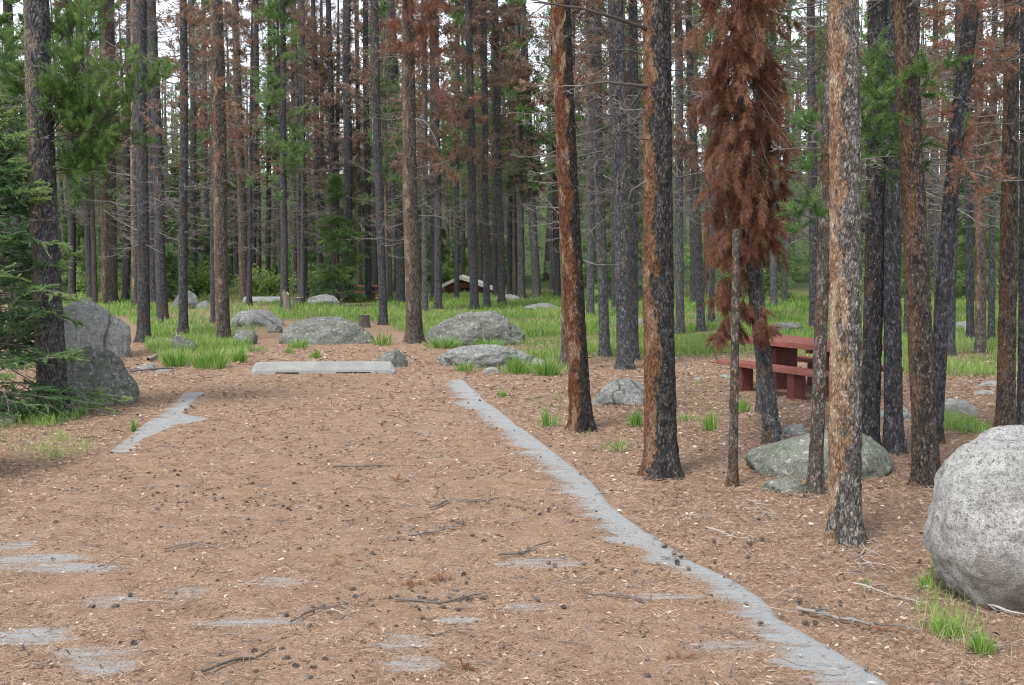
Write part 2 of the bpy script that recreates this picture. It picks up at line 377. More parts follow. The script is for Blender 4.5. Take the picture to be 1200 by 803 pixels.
BL = [(45, 655, 60, 5), (70, 667, 40, 5), (15, 661, 30, 6), (15, 641, 28, 4), (35, 747, 45, 9), (125, 777, 40, 13), (100, 765, 30, 6), (222, 697, 22, 5), (290, 731, 50, 5), (475, 757, 26, 6), (635, 661, 34, 4), (615, 713, 34, 4), (130, 706, 26, 5), (480, 780, 30, 9), (860, 760, 36, 5), (330, 684, 20, 4), (540, 728, 30, 4), (780, 700, 30, 3)]
BW = [(*gp(x, y)[:2], rx*mpp(gp(x, y)[1]), abs(gp(x, y-ry)[1]-gp(x, y)[1])) for x, y, rx, ry in BL]
def amask(X, Y):
    m = np.zeros_like(X); rg = n2(X*.35, Y*2.6, 1.6, 61, 4); rg2 = n2(X*.5, Y*4, 2.6, 62, 3)
    for S in (SW, LW):
        o = np.argsort((S[:, 1]+S[:, 3])/2); yy = ((S[:, 1]+S[:, 3])/2)[o]
        a = np.interp(Y, yy, S[o, 0]); b = np.interp(Y, yy, S[o, 2])
        a = a-.05+rg*.34*np.clip((b-a)/.5, .5, 1)+.07*rg2; b = b+.03*rg2; c = (a+b)/2; hw = (b-a)/2
        d = 1.0-np.abs(X-c)/np.maximum(hw, .02)*.5
        # the right hand edge is the crisp one
        d = np.where(X > b, .5-(X-b)*9, np.where(X < a, .56-(a-X)*3.0, np.clip(.62+np.minimum((X-a)*2.2, (b-X)*9), .5, 1.1)))
        d = np.where((Y < yy[0]-.1) | (Y > yy[-1]+.1), 0, d)
        m = np.maximum(m, d)
    for x, y, rx, ry in BW:
        q = np.sqrt(((X-x)/rx)**2+((Y-y)/ry)**2)+rg*1.1+rg2*.5; m = np.maximum(m, np.clip(.98-q*.42, 0, .76 if (rx > .16 and x < -1.2) else .60))
    return m
# right boundary of the driveway sheet, in world x for a depth
o_ = np.argsort(SW[:, 3]); RY, RX = SW[o_, 3], SW[o_, 2]
def right_edge(y): return np.interp(y, RY, RX)
def left_edge(y):
    LX = np.array([gp(-330, 803)[0], gp(-60, 620)[0], gp(138, 530)[0], gp(222, 462)[0], gp(262, 436)[0]]); LY = np.array([gp(0, 803)[1], gp(0, 620)[1], gp(0, 530)[1], gp(0, 462)[1], gp(0, 436)[1]])
    return np.interp(y, LY, LX)
ys = np.concatenate([np.arange(-6, 4.5, .25), np.arange(4.5, 20.5, .035)]); nx = 190
Yg = np.repeat(ys[:, None], nx, 1); s = np.linspace(0, 1, nx)[None]
le = left_edge(ys)+.05*n2(ys, ys*0, 1.1, 41)-.1; re = right_edge(ys)+.03*n2(ys, ys*0, 1.7, 42)
Xg = le[:, None]*(1-s)+re[:, None]*s
mk = amask(Xg, Yg)
Zg = .006+.008*n2(Xg, Yg, 1.6, 4)+.022*(1-np.clip(mk*1.5, 0, 1))*(.5+.5*n2(Xg, Yg, 5, 5))
Zg[:, 0] -= .02; Zg[:, -1] -= .014
Zg += terrain(Xg, Yg)
idx = np.arange(len(ys)*nx).reshape(len(ys), nx)
Fq = np.stack([idx[:-1, :-1], idx[:-1, 1:], idx[1:, 1:], idx[1:, :-1]], -1).reshape(-1, 4)
link('driveway', np_mesh('driveway', np.stack([Xg, Yg, Zg], -1).reshape(-1, 3), Fq, M['drive'], {'mask': mk.ravel()}, True), kind='structure')

def meadow(px, py, X, Y):
    """0..1 grass cover for a ground point"""
    bx = [-200, 0, 150, 175, 200, 285, 300, 330, 440, 470, 500, 540, 565, 660, 700, 850, 880, 960, 1030, 1080, 1200, 1500]
    by = [352, 356, 372, 415, 428, 424, 392, 374, 378, 386, 403, 408, 434, 438, 420, 418, 416, 425, 436, 442, 440, 440]
    b = np.interp(px, bx, by)+5*n2(X, Y, .9, 77)
    g = np.clip((b-py)/5+.5, 0, 1)*np.clip((py-343)/3, 0, 1)
    dry = inpoly(px, py, [(195, 345), (300, 352), (330, 372), (300, 394), (230, 380), (180, 378)])
    g = np.where(dry, g*.3, g)
    g = np.where(inpoly(px, py, [(90, 380), (165, 380), (175, 440), (60, 440)]), g*.2, g)
    return g
def nonuni(a, b, mn, gr):
    r = [0.]; s_ = mn
    while r[-1] < b: r.append(r[-1]+s_); s_ *= gr
    l = [0.]; s_ = mn
    while l[-1] > a: l.append(l[-1]-s_); s_ *= gr
    return np.array(sorted(set(l[1:]+r)))
gx = np.concatenate([-np.geomspace(12, 420, 40)[::-1], np.arange(-11.8, 11.9, .14), np.geomspace(12, 420, 40)])
gy = np.concatenate([-np.geomspace(6, 120, 14)[::-1], np.arange(-5.5, 24, .14), np.arange(24, 60, .4), np.geomspace(60, 700, 60)])
GX, GY = np.meshgrid(gx, gy); 
inside = (GX > left_edge(GY)-.02) & (GX < right_edge(GY)-.03) & (GY < 20.3)
GZ = terrain(GX, GY)+.012*n2(GX, GY, 3, 6)*np.clip(1-GY/60, 0, 1)
GZ = np.where(inside, GZ-.05, GZ)
px_, py_ = proj(np.stack([GX, np.maximum(GY, 3), 0*GX], -1))
grn = np.where(GY > 12, meadow(px_, py_, GX, GY), 0); grn = np.where(GY > 50, .75, grn)
duff = np.clip((GX-right_edge(GY)-.3)/1.5, 0, 1)*np.clip((22-GY)/4, 0, 1)
idx = np.arange(GX.size).reshape(GX.shape)
Fq = np.stack([idx[:-1, :-1], idx[:-1, 1:], idx[1:, 1:], idx[1:, :-1]], -1).reshape(-1, 4)
link('ground', np_mesh('ground', np.stack([GX, GY, GZ], -1).reshape(-1, 3), Fq, M['ground'], {'green': grn.ravel(), 'duff': duff.ravel(), 'brush_shade': np.clip((GY-55)/8, 0, 1).ravel()}, True), kind='structure')

# ---------------------------------------------------------------- litter (stuff)
def scatter(n, y0, y1, margin=1.4, pw=1.0):
    """ground points inside the view wedge, denser near"""
    u = R.uniform(0, 1, n); Y = y0*(y1/y0)**(u**pw)
    X = R.uniform(-1, 1, n)*(Y*600/F+margin); return X, Y
def litter(name, n, y0, y1, lmin, lmax, wd, mat, curved=False, skipmask=True, pw=1.0, lift=.012):
    X, Y = scatter(n, y0, y1, pw=pw)
    if skipmask:
        mk = amask(X, Y); on = (mk > .45) & (X < right_edge(Y)+.02)
        k = ~on | (R.uniform(0, 1, n) < .14); X, Y = X[k], Y[k]
    n = len(X); a = R.uniform(0, 2*PI, n); L = R.uniform(lmin, lmax, n)*np.clip(Y/7, 1, 2.2)**.5; W = wd*np.clip(Y/6, 1, 4)
    Z = terrain(X, Y)+R.uniform(.012, .012+lift, n); tl = R.normal(0, .22, n)
    d = np.stack([np.cos(a)*np.cos(tl), np.sin(a)*np.cos(tl), np.sin(tl)], -1); sd_ = np.stack([-np.sin(a), np.cos(a), R.normal(0, .4, n)], -1)
    P = np.stack([X, Y, Z], -1); b = P-d*L[:, None]/2; e = P+d*L[:, None]/2
    b[:, 2] = np.maximum(b[:, 2], Z-.006); e[:, 2] = np.maximum(e[:, 2], Z-.006); c = P+sd_*(L*R.normal(0, .12, n))[:, None]
    hw = sd_*(W/2)[:, None]
    V = np.stack([b-hw*.6, b+hw*.6, c+hw, e+hw*.3, e-hw*.3, c-hw], 1).reshape(-1, 3)
    i = np.arange(n)[:, None]*6; Fc = np.concatenate([i+np.array([[0, 1, 2, 5]]), i+np.array([[5, 2, 3, 4]])])
    tint = np.repeat(np.clip(R.normal(.5, .26, n), 0, 1), 6)
    link(name, np_mesh(name, V, Fc, mat, {'tint': tint}), kind='stuff')
litter('pine_needles', 340000, 4.8, 27, .022, .05, .0018, M['needle'])
litter('bark_chips', 20000, 4.8, 24, .012, .04, .011, M['chip'])
litter('dry_twigs', 5200, 4.8, 24, .06, .22, .0045, M['dead_twig'], lift=.02)

# ---------------------------------------------------------------- grass
def blades(X, Y, h, wd, tint, lean=.35):
    n = len(X); a = R.uniform(0, 2*PI, n); l = np.abs(R.normal(lean, .2, n))*h
    B = np.stack([X, Y, terrain(X, Y)], -1); dr = np.stack([np.cos(a), np.sin(a), 0*a], -1)
    f = R.uniform(0, PI, n); sd_ = np.stack([np.cos(f), np.sin(f), 0*f], -1)*(wd/2)[:, None]
    m = B+dr*(l*.3)[:, None]; m[:, 2] += h*.55; t = B+dr*l[:, None]; t[:, 2] += h*.95
    V = np.stack([B-sd_*.7, B+sd_*.7, m+sd_, m-sd_, t], 1).reshape(-1, 3); i = np.arange(n)[:, None]*5
    return V, i+np.array([[0, 1, 2, 3]]), i+np.array([[3, 2, 4]]), np.repeat(tint, 5)
def grass_obj(name, X, Y, h, wd, tint, **kw):
    V, q, t_, ti = blades(X, Y, h, wd, tint); return link(name, np_mesh(name, V, [q, t_], M['grass'], {'tint': ti}), **kw)
n = 900000
Y = 17*(56/17)**(R.uniform(0, 1, n)**.8); X = R.uniform(-1, 1, n)*(Y*600/F+2.5)
px_, py_ = proj(np.stack([X, Y, 0*X], -1)); g = np.where(Y > 50, .8, meadow(px_, py_, X, Y))
cl = n2(X, Y, 1.4, 21); cl2 = n2(X, Y, .45, 22)
k = R.uniform(0, 1, n) < g*np.clip(.38+cl*1.5+cl2*1.2, .02, 1)
k &= R.uniform(0, 1, n) < .45
X, Y, cl, cl2 = X[k], Y[k], cl[k], cl2[k]
h = .17*np.clip(1+cl*.7+cl2*.35, .4, 1.9)*R.uniform(.55, 1.25, len(X))
grass_obj('meadow_grass', X, Y, h, .006*np.clip(Y/14, 1, 4), np.clip(.5+cl2*.5+R.normal(0, .2, len(X))+.5*(R.uniform(0, 1, len(X)) < .06), 0, 1), kind='stuff')
# loose sparse patches
def patch(name, poly, n, hh, tint, wd=.005, thin=.5):
    pts = np.array([gp(*p)[:2] for p in poly]); lo, hi = pts.min(0), pts.max(0)
    X = R.uniform(lo[0], hi[0], n); Y = R.uniform(lo[1], hi[1], n)
    k = inpoly(X, Y, [tuple(p) for p in pts]) & (R.uniform(0, 1, n) < np.clip(thin+n2(X, Y, 3, 31)*1.6, 0.02, 1)); X, Y = X[k], Y[k]
    grass_obj(name, X, Y, hh*R.uniform(.5, 1.3, len(X)), np.full(len(X), wd), np.clip(R.normal(tint, .17, len(X)), 0, 1), kind='stuff')
patch('sparse_grass', [(-60, 512), (60, 512), (125, 520), (95, 536), (40, 545), (-60, 545)], 5200, .12, .85, .005, .05)
patch('sparse_grass', [(-60, 490), (50, 484), (105, 476), (125, 483), (60, 502), (-60, 512)], 6500, .12, .6, .006, .3)
patch('sparse_grass', [(1065, 690), (1100, 660), (1120, 700), (1200, 745), (1230, 790), (1150, 775), (1075, 740)], 3600, .11, .65, .004, .1)
patch('sparse_grass', [(1098, 485), (1160, 500), (1160, 512), (1100, 506)], 2600, .13, .5, .007, .7)
patch('sparse_grass', [(600, 470), (660, 462), (760, 520), (720, 532), (680, 520)], 1500, .12, .5, .005, 0)
patch('sparse_grass', [(800, 440), (880, 440), (880, 500), (800, 500)], 900, .1, .5, .006, .1)
# distinct tufts
def tuft(x, y, hpx, wpx, n, label, tint=.5, group=None):
    g_ = gp(x, y); m = mpp(g_[1]); z = tz(g_[0], g_[1])
    r = wpx/2*m; a = R.uniform(0, 2*PI, n); q = np.sqrt(R.uniform(0, 1, n))*r*.55
    h_ = hpx*m*R.uniform(.5, 1.1, n)
    h_ = h_*(1.15-.55*(q/(r*.55))**2)*R.uniform(.7, 1.1, n); q = q*R.uniform(.7, 1.9, n); X = q*np.cos(a); Y = q*np.sin(a)
    B = np.stack([X, Y, 0*X], -1); dr = np.stack([np.cos(a), np.sin(a), 0*a], -1); l = R.uniform(.1, .7, n)*r*1.0
    f = R.uniform(0, PI, n); sd_ = np.stack([np.cos(f), np.sin(f), 0*f], -1)*.0028*max(1, g_[1]/9)
    mm = B+dr*(l*.4)[:, None]; mm[:, 2] += h_*.6; t = B+dr*l[:, None]; t[:, 2] += h_
    V = np.stack([B-sd_*.7, B+sd_*.7, mm+sd_, mm-sd_, t], 1).reshape(-1, 3); i = np.arange(n)[:, None]*5
    link('grass_tuft', np_mesh('grass_tuft', V, [i+np.array([[0, 1, 2, 3]]), i+np.array([[3, 2, 4]])], M['grass'], {'tint': np.repeat(np.clip(R.normal(tint, .15, n), 0, 1), 5)}), None, (g_[0], g_[1], z),
         label=label, category='grass tuft', group='grass tufts on the needle floor')
for a in [(745, 500, 24, 16, 90, 'small upright grass tuft just left of the thick split-bark trunk'),
          (832, 505, 28, 17, 120, 'tall narrow grass tuft between the split-bark trunk and the thin grey pole tree'),
          (868, 483, 20, 24, 110, 'bushy bright green tuft beneath the left end of the picnic bench'),
          (805, 494, 14, 26, 60, 'low spreading green tuft beside the split-bark trunk, right side'),
          (642, 500, 28, 30, 70, 'wispy grass tuft left of the red stripped trunk'),
          (720, 528, 18, 40, 60, 'thin scattered grass tuft between red trunk and split-bark trunk'),
          (157, 506, 18, 10, 40, 'single slim grass tuft at the left edge of the driveway'),
          (370, 420, 12, 12, 70, 'small grass tuft behind the wheel stop, near its middle'),
          (340, 415, 10, 12, 60, 'tiny grass tuft behind the left half of the wheel stop'),
          (448, 405, 20, 24, 90, 'grass tuft left of the brown-sided trunk behind the wheel stop'),
          (588, 466, 12, 12, 40, 'short grass tuft right of the exposed asphalt strip, at its far end'),
          (640, 440, 24, 40, 260, 'dense round grass clump at the right end of the flat boulder'),
          (605, 438, 26, 32, 200, 'bright grass clump in front of the flat boulder'),
          (545, 436, 16, 26, 120, 'grass clump at the left foot of the flat boulder'),
          (206, 430, 22, 34, 220, 'dense grass clump left of the bank in front of the pine row'),
          (248, 432, 26, 44, 320, 'large bright grass clump at the foot of the brown-sided pine'),
          (280, 425, 20, 22, 160, 'grass clump right of the brown-sided pine foot'),
          (1085, 690, 26, 20, 50, 'sparse grass tuft at the left foot of the round granite boulder'),
          (1110, 745, 32, 40, 150, 'bright grass tuft in front of the round granite boulder'),
          (1150, 765, 30, 34, 110, 'pale grass tuft nearest the lower right corner'),
          (1015, 688, 14, 14, 26, 'tiny grass tuft right of the orange-sided trunk'),
          (350, 408, 14, 30, 120, 'grass along the foot of the big mottled boulder, left part'),
          (520, 408, 16, 44, 240, 'grass along the foot of the long boulder, left part'),
          (572, 410, 16, 40, 220, 'grass along the foot of the long boulder, right part'),
          (225, 405, 18, 34, 180, 'grass clump around the half buried lichen rock'),
          (300, 412, 10, 22, 60, 'short grass right of the small mottled boulder'),
          (908, 352, 10, 10, 50, 'small far grass tuft behind the brown dead pine')]:
    tuft(*a)

# ---------------------------------------------------------------- trees
def lerp(a, b, t): return a+(b-a)*t
def trunk_mesh(r0, rP, hP, H, mat, detail, seed, bend=0.0):
    """local upright trunk: radius r0 at foot, rP at height hP, tip at H"""
    if detail == 2: k, dz, zt = 110, .02, min(H, hP+1.2)
    elif detail == 1: k, dz, zt = 22, .15, H
    else: k, dz, zt = 10, .6, H
    z = np.arange(-.15, zt, dz)
    if zt < H: z = np.concatenate([z, np.arange(zt, H, .5)])
    z = np.append(z, H)
    def rad(z):
        a = r0+(rP-r0)*np.clip(z, 0, None)/hP
        tip = rP*np.clip((H-z)/(H-hP), 0, 1)*.95+.01
        return np.where(z < hP, a, tip)
    r = rad(z)*(1+.5*np.exp(-np.clip(z+.03, 0, None)/.15))
    th = np.arange(k)*2*PI/k; TH, Z = np.meshgrid(th, z); Rr = np.repeat(r[:, None], k, 1)
    rn = np.clip(np.exp(-Z/.16), 0, 1.6); Rr = Rr*(1+rn*.14*np.sin(TH*4+seed)+rn*.08*np.sin(TH*7+seed*2))
    gro = np.zeros_like(Rr)
    if detail == 2:
        nu = max(8, int(2*PI*r0/.026)); u = TH/(2*PI)*nu; v = Z/.048
        wq = np.stack([np.cos(TH)*4, np.sin(TH)*4, Z*26+seed], -1); v = v+.9*vnoise(wq*2.2, seed); u2 = u+.5*vnoise(wq*2.6, seed+3)+.3*np.sin(v*.9+seed)  # keep wrap
        f1, f2, cv = worley_wrap(u2, v, nu, seed*7+1); e = f2-f1
        P3 = np.stack([np.cos(TH)*Rr*22, np.sin(TH)*Rr*22, Z*9+seed], -1); fb = fbm(P3, 3, seed)
        gro = np.clip(1-e/.16, 0, 1)*np.clip(.55+fb, 0, 1)
        amp = min(.009, r0*.07)
        Rr = Rr+amp*(cv-.5)*1.2-amp*.9*gro+amp*1.1*fb
    else:
        P3 = np.stack([np.cos(TH)*3, np.sin(TH)*3, Z*5+seed], -1); Rr = Rr*(1+.07*fbm(P3, 3, seed))
    wob = .012*np.sin(Z*.9+seed)+bend*np.sin(np.clip(Z/max(hP, .1), 0, 1.5)*PI)
    V = np.stack([np.cos(TH)*Rr+wob, np.sin(TH)*Rr+.012*np.cos(Z*.7+seed), Z], -1).reshape(-1, 3)
    nz = len(z); i = np.arange(nz-1)[:, None]*k; j = np.arange(k)[None]; j2 = (j+1) % k
    q = np.stack([i+j, i+j2, i+k+j2, i+k+j], -1).reshape(-1, 4)
    return np_mesh('trunk', V, q, mat, {'groove': gro.ravel()}, detail < 2)
def grow(S, D, L, n, wob, curve, rng):
    """vectorised branch curves: S starts, D unit dirs, L lengths, curve = z-curvature"""
    t = np.linspace(0, 1, n)[None, :, None]; Mn = len(S)
    P = S[:, None]+D[:, None]*(L[:, None, None]*t)
    P[..., 2] += (np.asarray(curve)*L)[:, None]*t[..., 0]**2
    rw = np.cumsum(rng.normal(size=(Mn, n, 3)), 1); rw -= rw[:, :1]
    return P+rw*(wob*L)[:, None, None]
def on(P, t):
    n = P.shape[1]; f = t*(n-1); i = np.minimum(f.astype(int), n-2); a = (f-i)[:, None]; m = np.arange(len(P))
    return P[m, i]*(1-a)+P[m, i+1]*a, nrm(P[m, i+1]-P[m, i])
def crown_net(rng, z0, z1, n, Lf, elev, curve, nsub, subL, r0=.014, k1=4, flat=False, depth=2, nseg=6):
    """primaries + secondaries (+ tertiaries). Returns Acc of wood and tip arrays (pos, dir, height frac)"""
    z = rng.uniform(z0, z1, n); hf = (z-z0)/(z1-z0); az = rng.uniform(0, 2*PI, n); L = Lf(hf)*rng.uniform(.45, 1.15, n)
    el = np.radians(elev(hf)+rng.normal(0, 12, n)); D = np.stack([np.cos(az)*np.cos(el), np.sin(az)*np.cos(el), np.sin(el)], -1)
    S = np.stack([0*z, 0*z, z], -1)
    P = grow(S, D, L, nseg, .018, curve(hf), rng); acc = Acc()
    rr = (r0*np.sqrt(L))[:, None]*np.linspace(1, .28, nseg)[None]
    acc.add(*tubes(P, rr, k1), a=.4+.25*rng.uniform())
    S1, D1 = [], []
    pid = np.repeat(np.arange(n), nsub); tt = rng.uniform(.22, .98, len(pid)); PP, TT = on(P[pid], tt)
    side = nrm(np.cross(TT, np.array([0, 0, 1.])))*rng.choice([-1, 1], len(pid))[:, None]
    rnd = rng.normal(size=(len(pid), 3))*(.15 if flat else .45)
    d2 = nrm(TT*.65+side*.8+rnd+(0 if flat else np.array([0, 0, .05])))
    L2 = subL*L[pid]*(1.1-tt*.75)*rng.uniform(.5, 1.3, len(pid))
    P2 = grow(PP, d2, L2, 4, .035, np.full(len(pid), -.05 if flat else .05), rng)
    acc.add(*tubes(P2, (.0065*np.ones(len(pid)))[:, None]*np.array([1, .8, .6, .4])[None]*max(.6, r0/.014), 3), a=.55)
    out = [(P2[:, -1], P2[:, -1]-P2[:, -2], hf[pid], L2)]
    if depth > 2:
        p3 = np.repeat(np.arange(len(pid)), 3); t3 = rng.uniform(.25, .95, len(p3)); Q, TQ = on(P2[p3], t3)
        d3 = nrm(TQ*.7+rng.normal(size=(len(p3), 3))*(.5 if not flat else .35)*np.array([1, 1, .5 if flat else 1])); L3 = L2[p3]*.42*rng.uniform(.5, 1.2, len(p3))
        P3 = grow(Q, d3, L3, 3, .04, np.zeros(len(p3)), rng)
        acc.add(*tubes(P3, np.full((len(p3), 1), .0045)*np.array([[1, .7, .4]]), 3), a=.65)
        out.append((P3[:, -1], P3[:, -1]-P3[:, -2], hf[pid][p3], L3))
    return acc, P, P2, out

TF = shoot_tpl(20, .17, .085, .015)          # far tuft
TM = shoot_tpl(50, .16, .055, .0055)         # middle tuft
TN = shoot_tpl(110, .14, .055, .0040, 60)    # near pine shoot
TS = shoot_tpl(90, .14, .021, .0055, 62)     # near fir twig
TSm = shoot_tpl(34, .14, .022, .006, 62)
VAR = {'bare': [], 'brown': [], 'green': [], 'fir': [], 'shrub': []}
def variant(kind, seed, tpl=TF, mid=False):
    rng = np.random.default_rng(seed); H = 16
    wood_m, fol_m = M['dead_twig'], None
    if kind == 'bare':
        acc, P, P2, out = crown_net(rng, 2.2, 15.2, 120, lambda h: 1.5-.9*h, lambda h: -12+30*h, lambda h: .22-.3*h, 6, .42, .013, 4, False, 3)
        sh = 420; keep = lambda h: h > .25; fol_m = M['far_rust']; scl = 1.0
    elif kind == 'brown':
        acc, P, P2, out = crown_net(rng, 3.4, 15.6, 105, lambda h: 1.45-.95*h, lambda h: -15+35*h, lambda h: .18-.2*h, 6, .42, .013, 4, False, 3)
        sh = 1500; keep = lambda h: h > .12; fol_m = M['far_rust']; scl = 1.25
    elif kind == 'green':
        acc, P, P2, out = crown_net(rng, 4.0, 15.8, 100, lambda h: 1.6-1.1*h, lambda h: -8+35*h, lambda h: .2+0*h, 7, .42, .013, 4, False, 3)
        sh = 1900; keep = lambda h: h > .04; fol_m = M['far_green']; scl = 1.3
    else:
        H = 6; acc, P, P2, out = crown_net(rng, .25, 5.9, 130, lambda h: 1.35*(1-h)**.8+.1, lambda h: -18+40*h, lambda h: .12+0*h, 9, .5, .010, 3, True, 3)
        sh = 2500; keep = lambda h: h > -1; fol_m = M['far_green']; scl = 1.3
    pos = np.concatenate([o[0] for o in out]); d = np.concatenate([o[1] for o in out]); hh = np.concatenate([o[2] for o in out])
    cl = fbm(pos*.9+seed, 2, seed)+.0
    ok = np.where(keep(hh) & (cl > (-.15 if kind != 'bare' else .15)))[0]
    ok = rng.choice(ok, min(sh, len(ok)), replace=False)
    jit = rng.normal(0, .06, (len(ok), 3)); pp = pos[ok]+jit
    dd = nrm(nrm(d[ok])+np.array([0, 0, .25 if kind == 'green' else -.35 if 'b' in kind else 0])+rng.normal(0, .25, (len(ok), 3)))
    f = Acc(); V, Ff, ti = inst(tpl, pp-dd*.1, dd, np.full(len(ok), scl)*rng.uniform(.8, 1.25, len(ok)), np.clip(.45+cl[ok]*.35+rng.normal(0, .12, len(ok)), 0, 1), rng)
    f.add(V, Ff, ti)
    return acc.mesh(kind+'_branches', wood_m), f.mesh(kind+'_crown', fol_m), H
for i in range(4):
    VAR['bare'].append(variant('bare', 100+i)); VAR['brown'].append(variant('brown', 200+i)); VAR['green'].append(variant('green', 300+i)); VAR['fir'].append(variant('fir', 400+i))

MB_ = {'grey': 'bark_grey', 'dark': 'bark_dark', 'brown': 'bark_brown'}
class Tree: pass
def tree(xb, yb, xt, wb, wt, bark, kind, label, detail=1, H=None, group=None, cat='pine tree', seed=None, cs=1.0, bend=0.0, thick=1.0):
    g_ = gp(xb, yb); Yd = g_[1]; P = at(xt, 0, Yd); hP = P[2]; z = tz(g_[0], g_[1])
    seed = seed if seed is not None else int(xb*7+yb)
    rng = np.random.default_rng(seed); H = H or max(hP+2.5, 13+rng.uniform(0, 5))
    v = Vector((P[0]-g_[0], 0, hP)).normalized(); q = Vector((0, 0, 1)).rotation_difference(v)
    T = Tree(); T.root = thing('pine_tree', label, cat, (g_[0], g_[1], z), group, q)
    T.Y = Yd; T.base = Vector((g_[0], g_[1], z)); T.M = Matrix.Translation(T.base) @ q.to_matrix().to_4x4(); T.Mi = T.M.inverted()
    T.r0 = wb/2*mpp(Yd)*thick; T.rP = wt/2*mpp(Yd)*thick; T.hP = hP; T.H = H
    link('trunk', trunk_mesh(T.r0, T.rP, hP, H, M.get(bark) or M[MB_[bark]], detail, seed % 97, bend*mpp(Yd)), T.root)
    T.net = Acc(); T.fol = {}
    if kind and kind != 'none':
        var = VAR[kind][seed % 4]; s_ = H/16; a = rng.uniform(0, 2*PI)
        for nm, me in (('branches', var[0]), ('crown', var[1])):
            o = link(nm, me, T.root); o.scale = (s_*cs, s_*cs, s_); o.rotation_euler = (0, 0, a)
    return T
def z_at(T, ypx):                      # local height on the trunk that shows at photo row ypx
    return (at(600, ypx, T.Y)[2]-T.base[2])
def loc(T, x, y, dY=0.0): return np.array(T.Mi @ Vector(at(x, y, T.Y+dY)))
def dead(T, y0, tip, dY=0.0, r=.014, sag=0.0, tw=4, rng=R, part=True, pale=False):
    """one bare branch from the trunk at photo row y0 to the tip (x, y)"""
    a = np.array([0, 0, z_at(T, y0)]); b = loc(T, tip[0], tip[1], dY); L = np.linalg.norm(b-a); n = 9
    t = np.linspace(0, 1, n); P = a+(b-a)*t[:, None]; P[:, 2] += sag*L*np.sin(t*PI)
    rw = np.cumsum(rng.normal(size=(n, 3)), 0)*.012*L; rw -= t[:, None]*rw[-1]; P += rw
    ac = Acc(); ac.add(*tube1(P, r*np.linspace(1, .35, n), 6), a=rng.uniform(.05, .35))
    for i in range(tw):
        tt = np.array([rng.uniform(.3, .95)]); q, d = on(P[None], tt); dd = nrm(d+rng.normal(size=(1, 3))*.7)
        p2 = grow(q, dd, np.array([L*rng.uniform(.12, .35)]), 5, .04, [rng.uniform(-.2, .3)], rng)
        ac.add(*tubes(p2, np.linspace(1, .35, 5)[None]*r*.38, 4), a=rng.uniform(.3, .7))
    link('branch', ac.mesh('branch', M['pale_twig'] if pale else M['dead_twig'], True), T.root)
    return P
def fuzz(T, y0, y1, n, Lpx, rng=None, nsub=5, elev=-10, name='twigs'):
    """fine dead twigs over a stretch of trunk"""
    rng = rng or np.random.default_rng(int(T.base[0]*100) % 999+5)
    za, zb = sorted((z_at(T, y0), z_at(T, y1))); L0 = Lpx*mpp(T.Y)
    ac, *_ = crown_net(rng, za, zb, n, lambda h: L0+0*h, lambda h: elev+0*h, lambda h: .2+0*h, nsub, .4, .010, 4, False, 3)
    link(name, ac.mesh('twigs', M['dead_twig']), T.root, kind='stuff')
def bough(T, y0, tip, dY, kind, nshoot, spread=.35, up=.3, tpl=None, r=.012, rng=R, start=None, fol=None, sag=0.0, t0=.25, tint=.45, ss=1.0):
    """a living or brown bough: branch part + shoots gathered into the crown"""
    a = np.array([0, 0, z_at(T, y0)]) if start is None else start; b = loc(T, tip[0], tip[1], dY); L = np.linalg.norm(b-a); n = 8
    t = np.linspace(0, 1, n); P = a+(b-a)*t[:, None]; P[:, 2] += sag*L*np.sin(t*PI); P += np.cumsum(rng.normal(size=(n, 3)), 0)*.01*L
    ac = Acc(); ac.add(*tube1(P, r*np.linspace(1, .35, n), 5), a=.2)
    m = max(3, nshoot//5); tt = rng.uniform(t0, 1, m); q, d = on(np.repeat(P[None], m, 0), tt)
    d2 = nrm(d*.5+rng.normal(size=(m, 3))*.6+np.array([0, 0, up])); L2 = spread*L*rng.uniform(.4, 1.1, m)*(1.15-.5*tt)
    P2 = grow(q, d2, L2, 5, .03, np.full(m, up*.5), rng); ac.add(*tubes(P2, np.full((m, 1), r*.4)*np.linspace(1, .5, 5)[None], 4), a=.2)
    link('branch', ac.mesh('branch', M['dead_twig'], True), T.root)
    pid = rng.integers(0, m, nshoot); ts = rng.uniform(.25, 1, nshoot); q, d = on(P2[pid], ts)
    dd = nrm(d*.6+rng.normal(size=(nshoot, 3))*.5+np.array([0, 0, up]))
    V, Ff, ti = inst(tpl or TN, q, dd, rng.uniform(.75, 1.2, nshoot)*ss, np.clip(rng.normal(tint, .13, nshoot)+.15*(q[:, 2]-q[:, 2].mean()), 0, 1), rng)
    T.fol.setdefault(kind, Acc()).add(V, Ff, ti); return P
def finish(T, name='crown'):
    for kind, ac in T.fol.items():
        link(name, ac.mesh(name, M[kind]), T.root)

NEARG = 'standing pines'
# ---- the nearer trees, one by one --------------------------------------------
# left pine with living boughs
t1 = tree(62, 485, 42, 34, 28, 'bark_light_left', 'none', 'grey-barked pine with bright green boughs, rising beside the young fir at the left edge', 2, 15)
fuzz(t1, 60, 260, 26, 60)
for (y0, tip, dY, ns) in [(150, (120, 25), .2, 46), (160, (150, 80), -.3, 56), (165, (178, 95), .1, 56), (170, (130, 130), -.4, 60), (185, (160, 150), .2, 56), (150, (95, 70), -.4, 46), (170, (85, 120), .3, 46),
                         (190, (120, 185), -.1, 46), (60, (95, 20), .5, 30), (140, (70, 100), -.5, 30), (120, (0, 60), .6, 40), (100, (20, 110), .4, 40), (200, (95, 190), .3, 26)]:
    bough(t1, y0, tip, dY-.15, 'pine_green', int(ns*2.1), .42, .45, None, .012, R, None, None, -.1, .35, .45)
finish(t1)
dead(t1, 200, (140, 215), .2, .008, .05, 5)

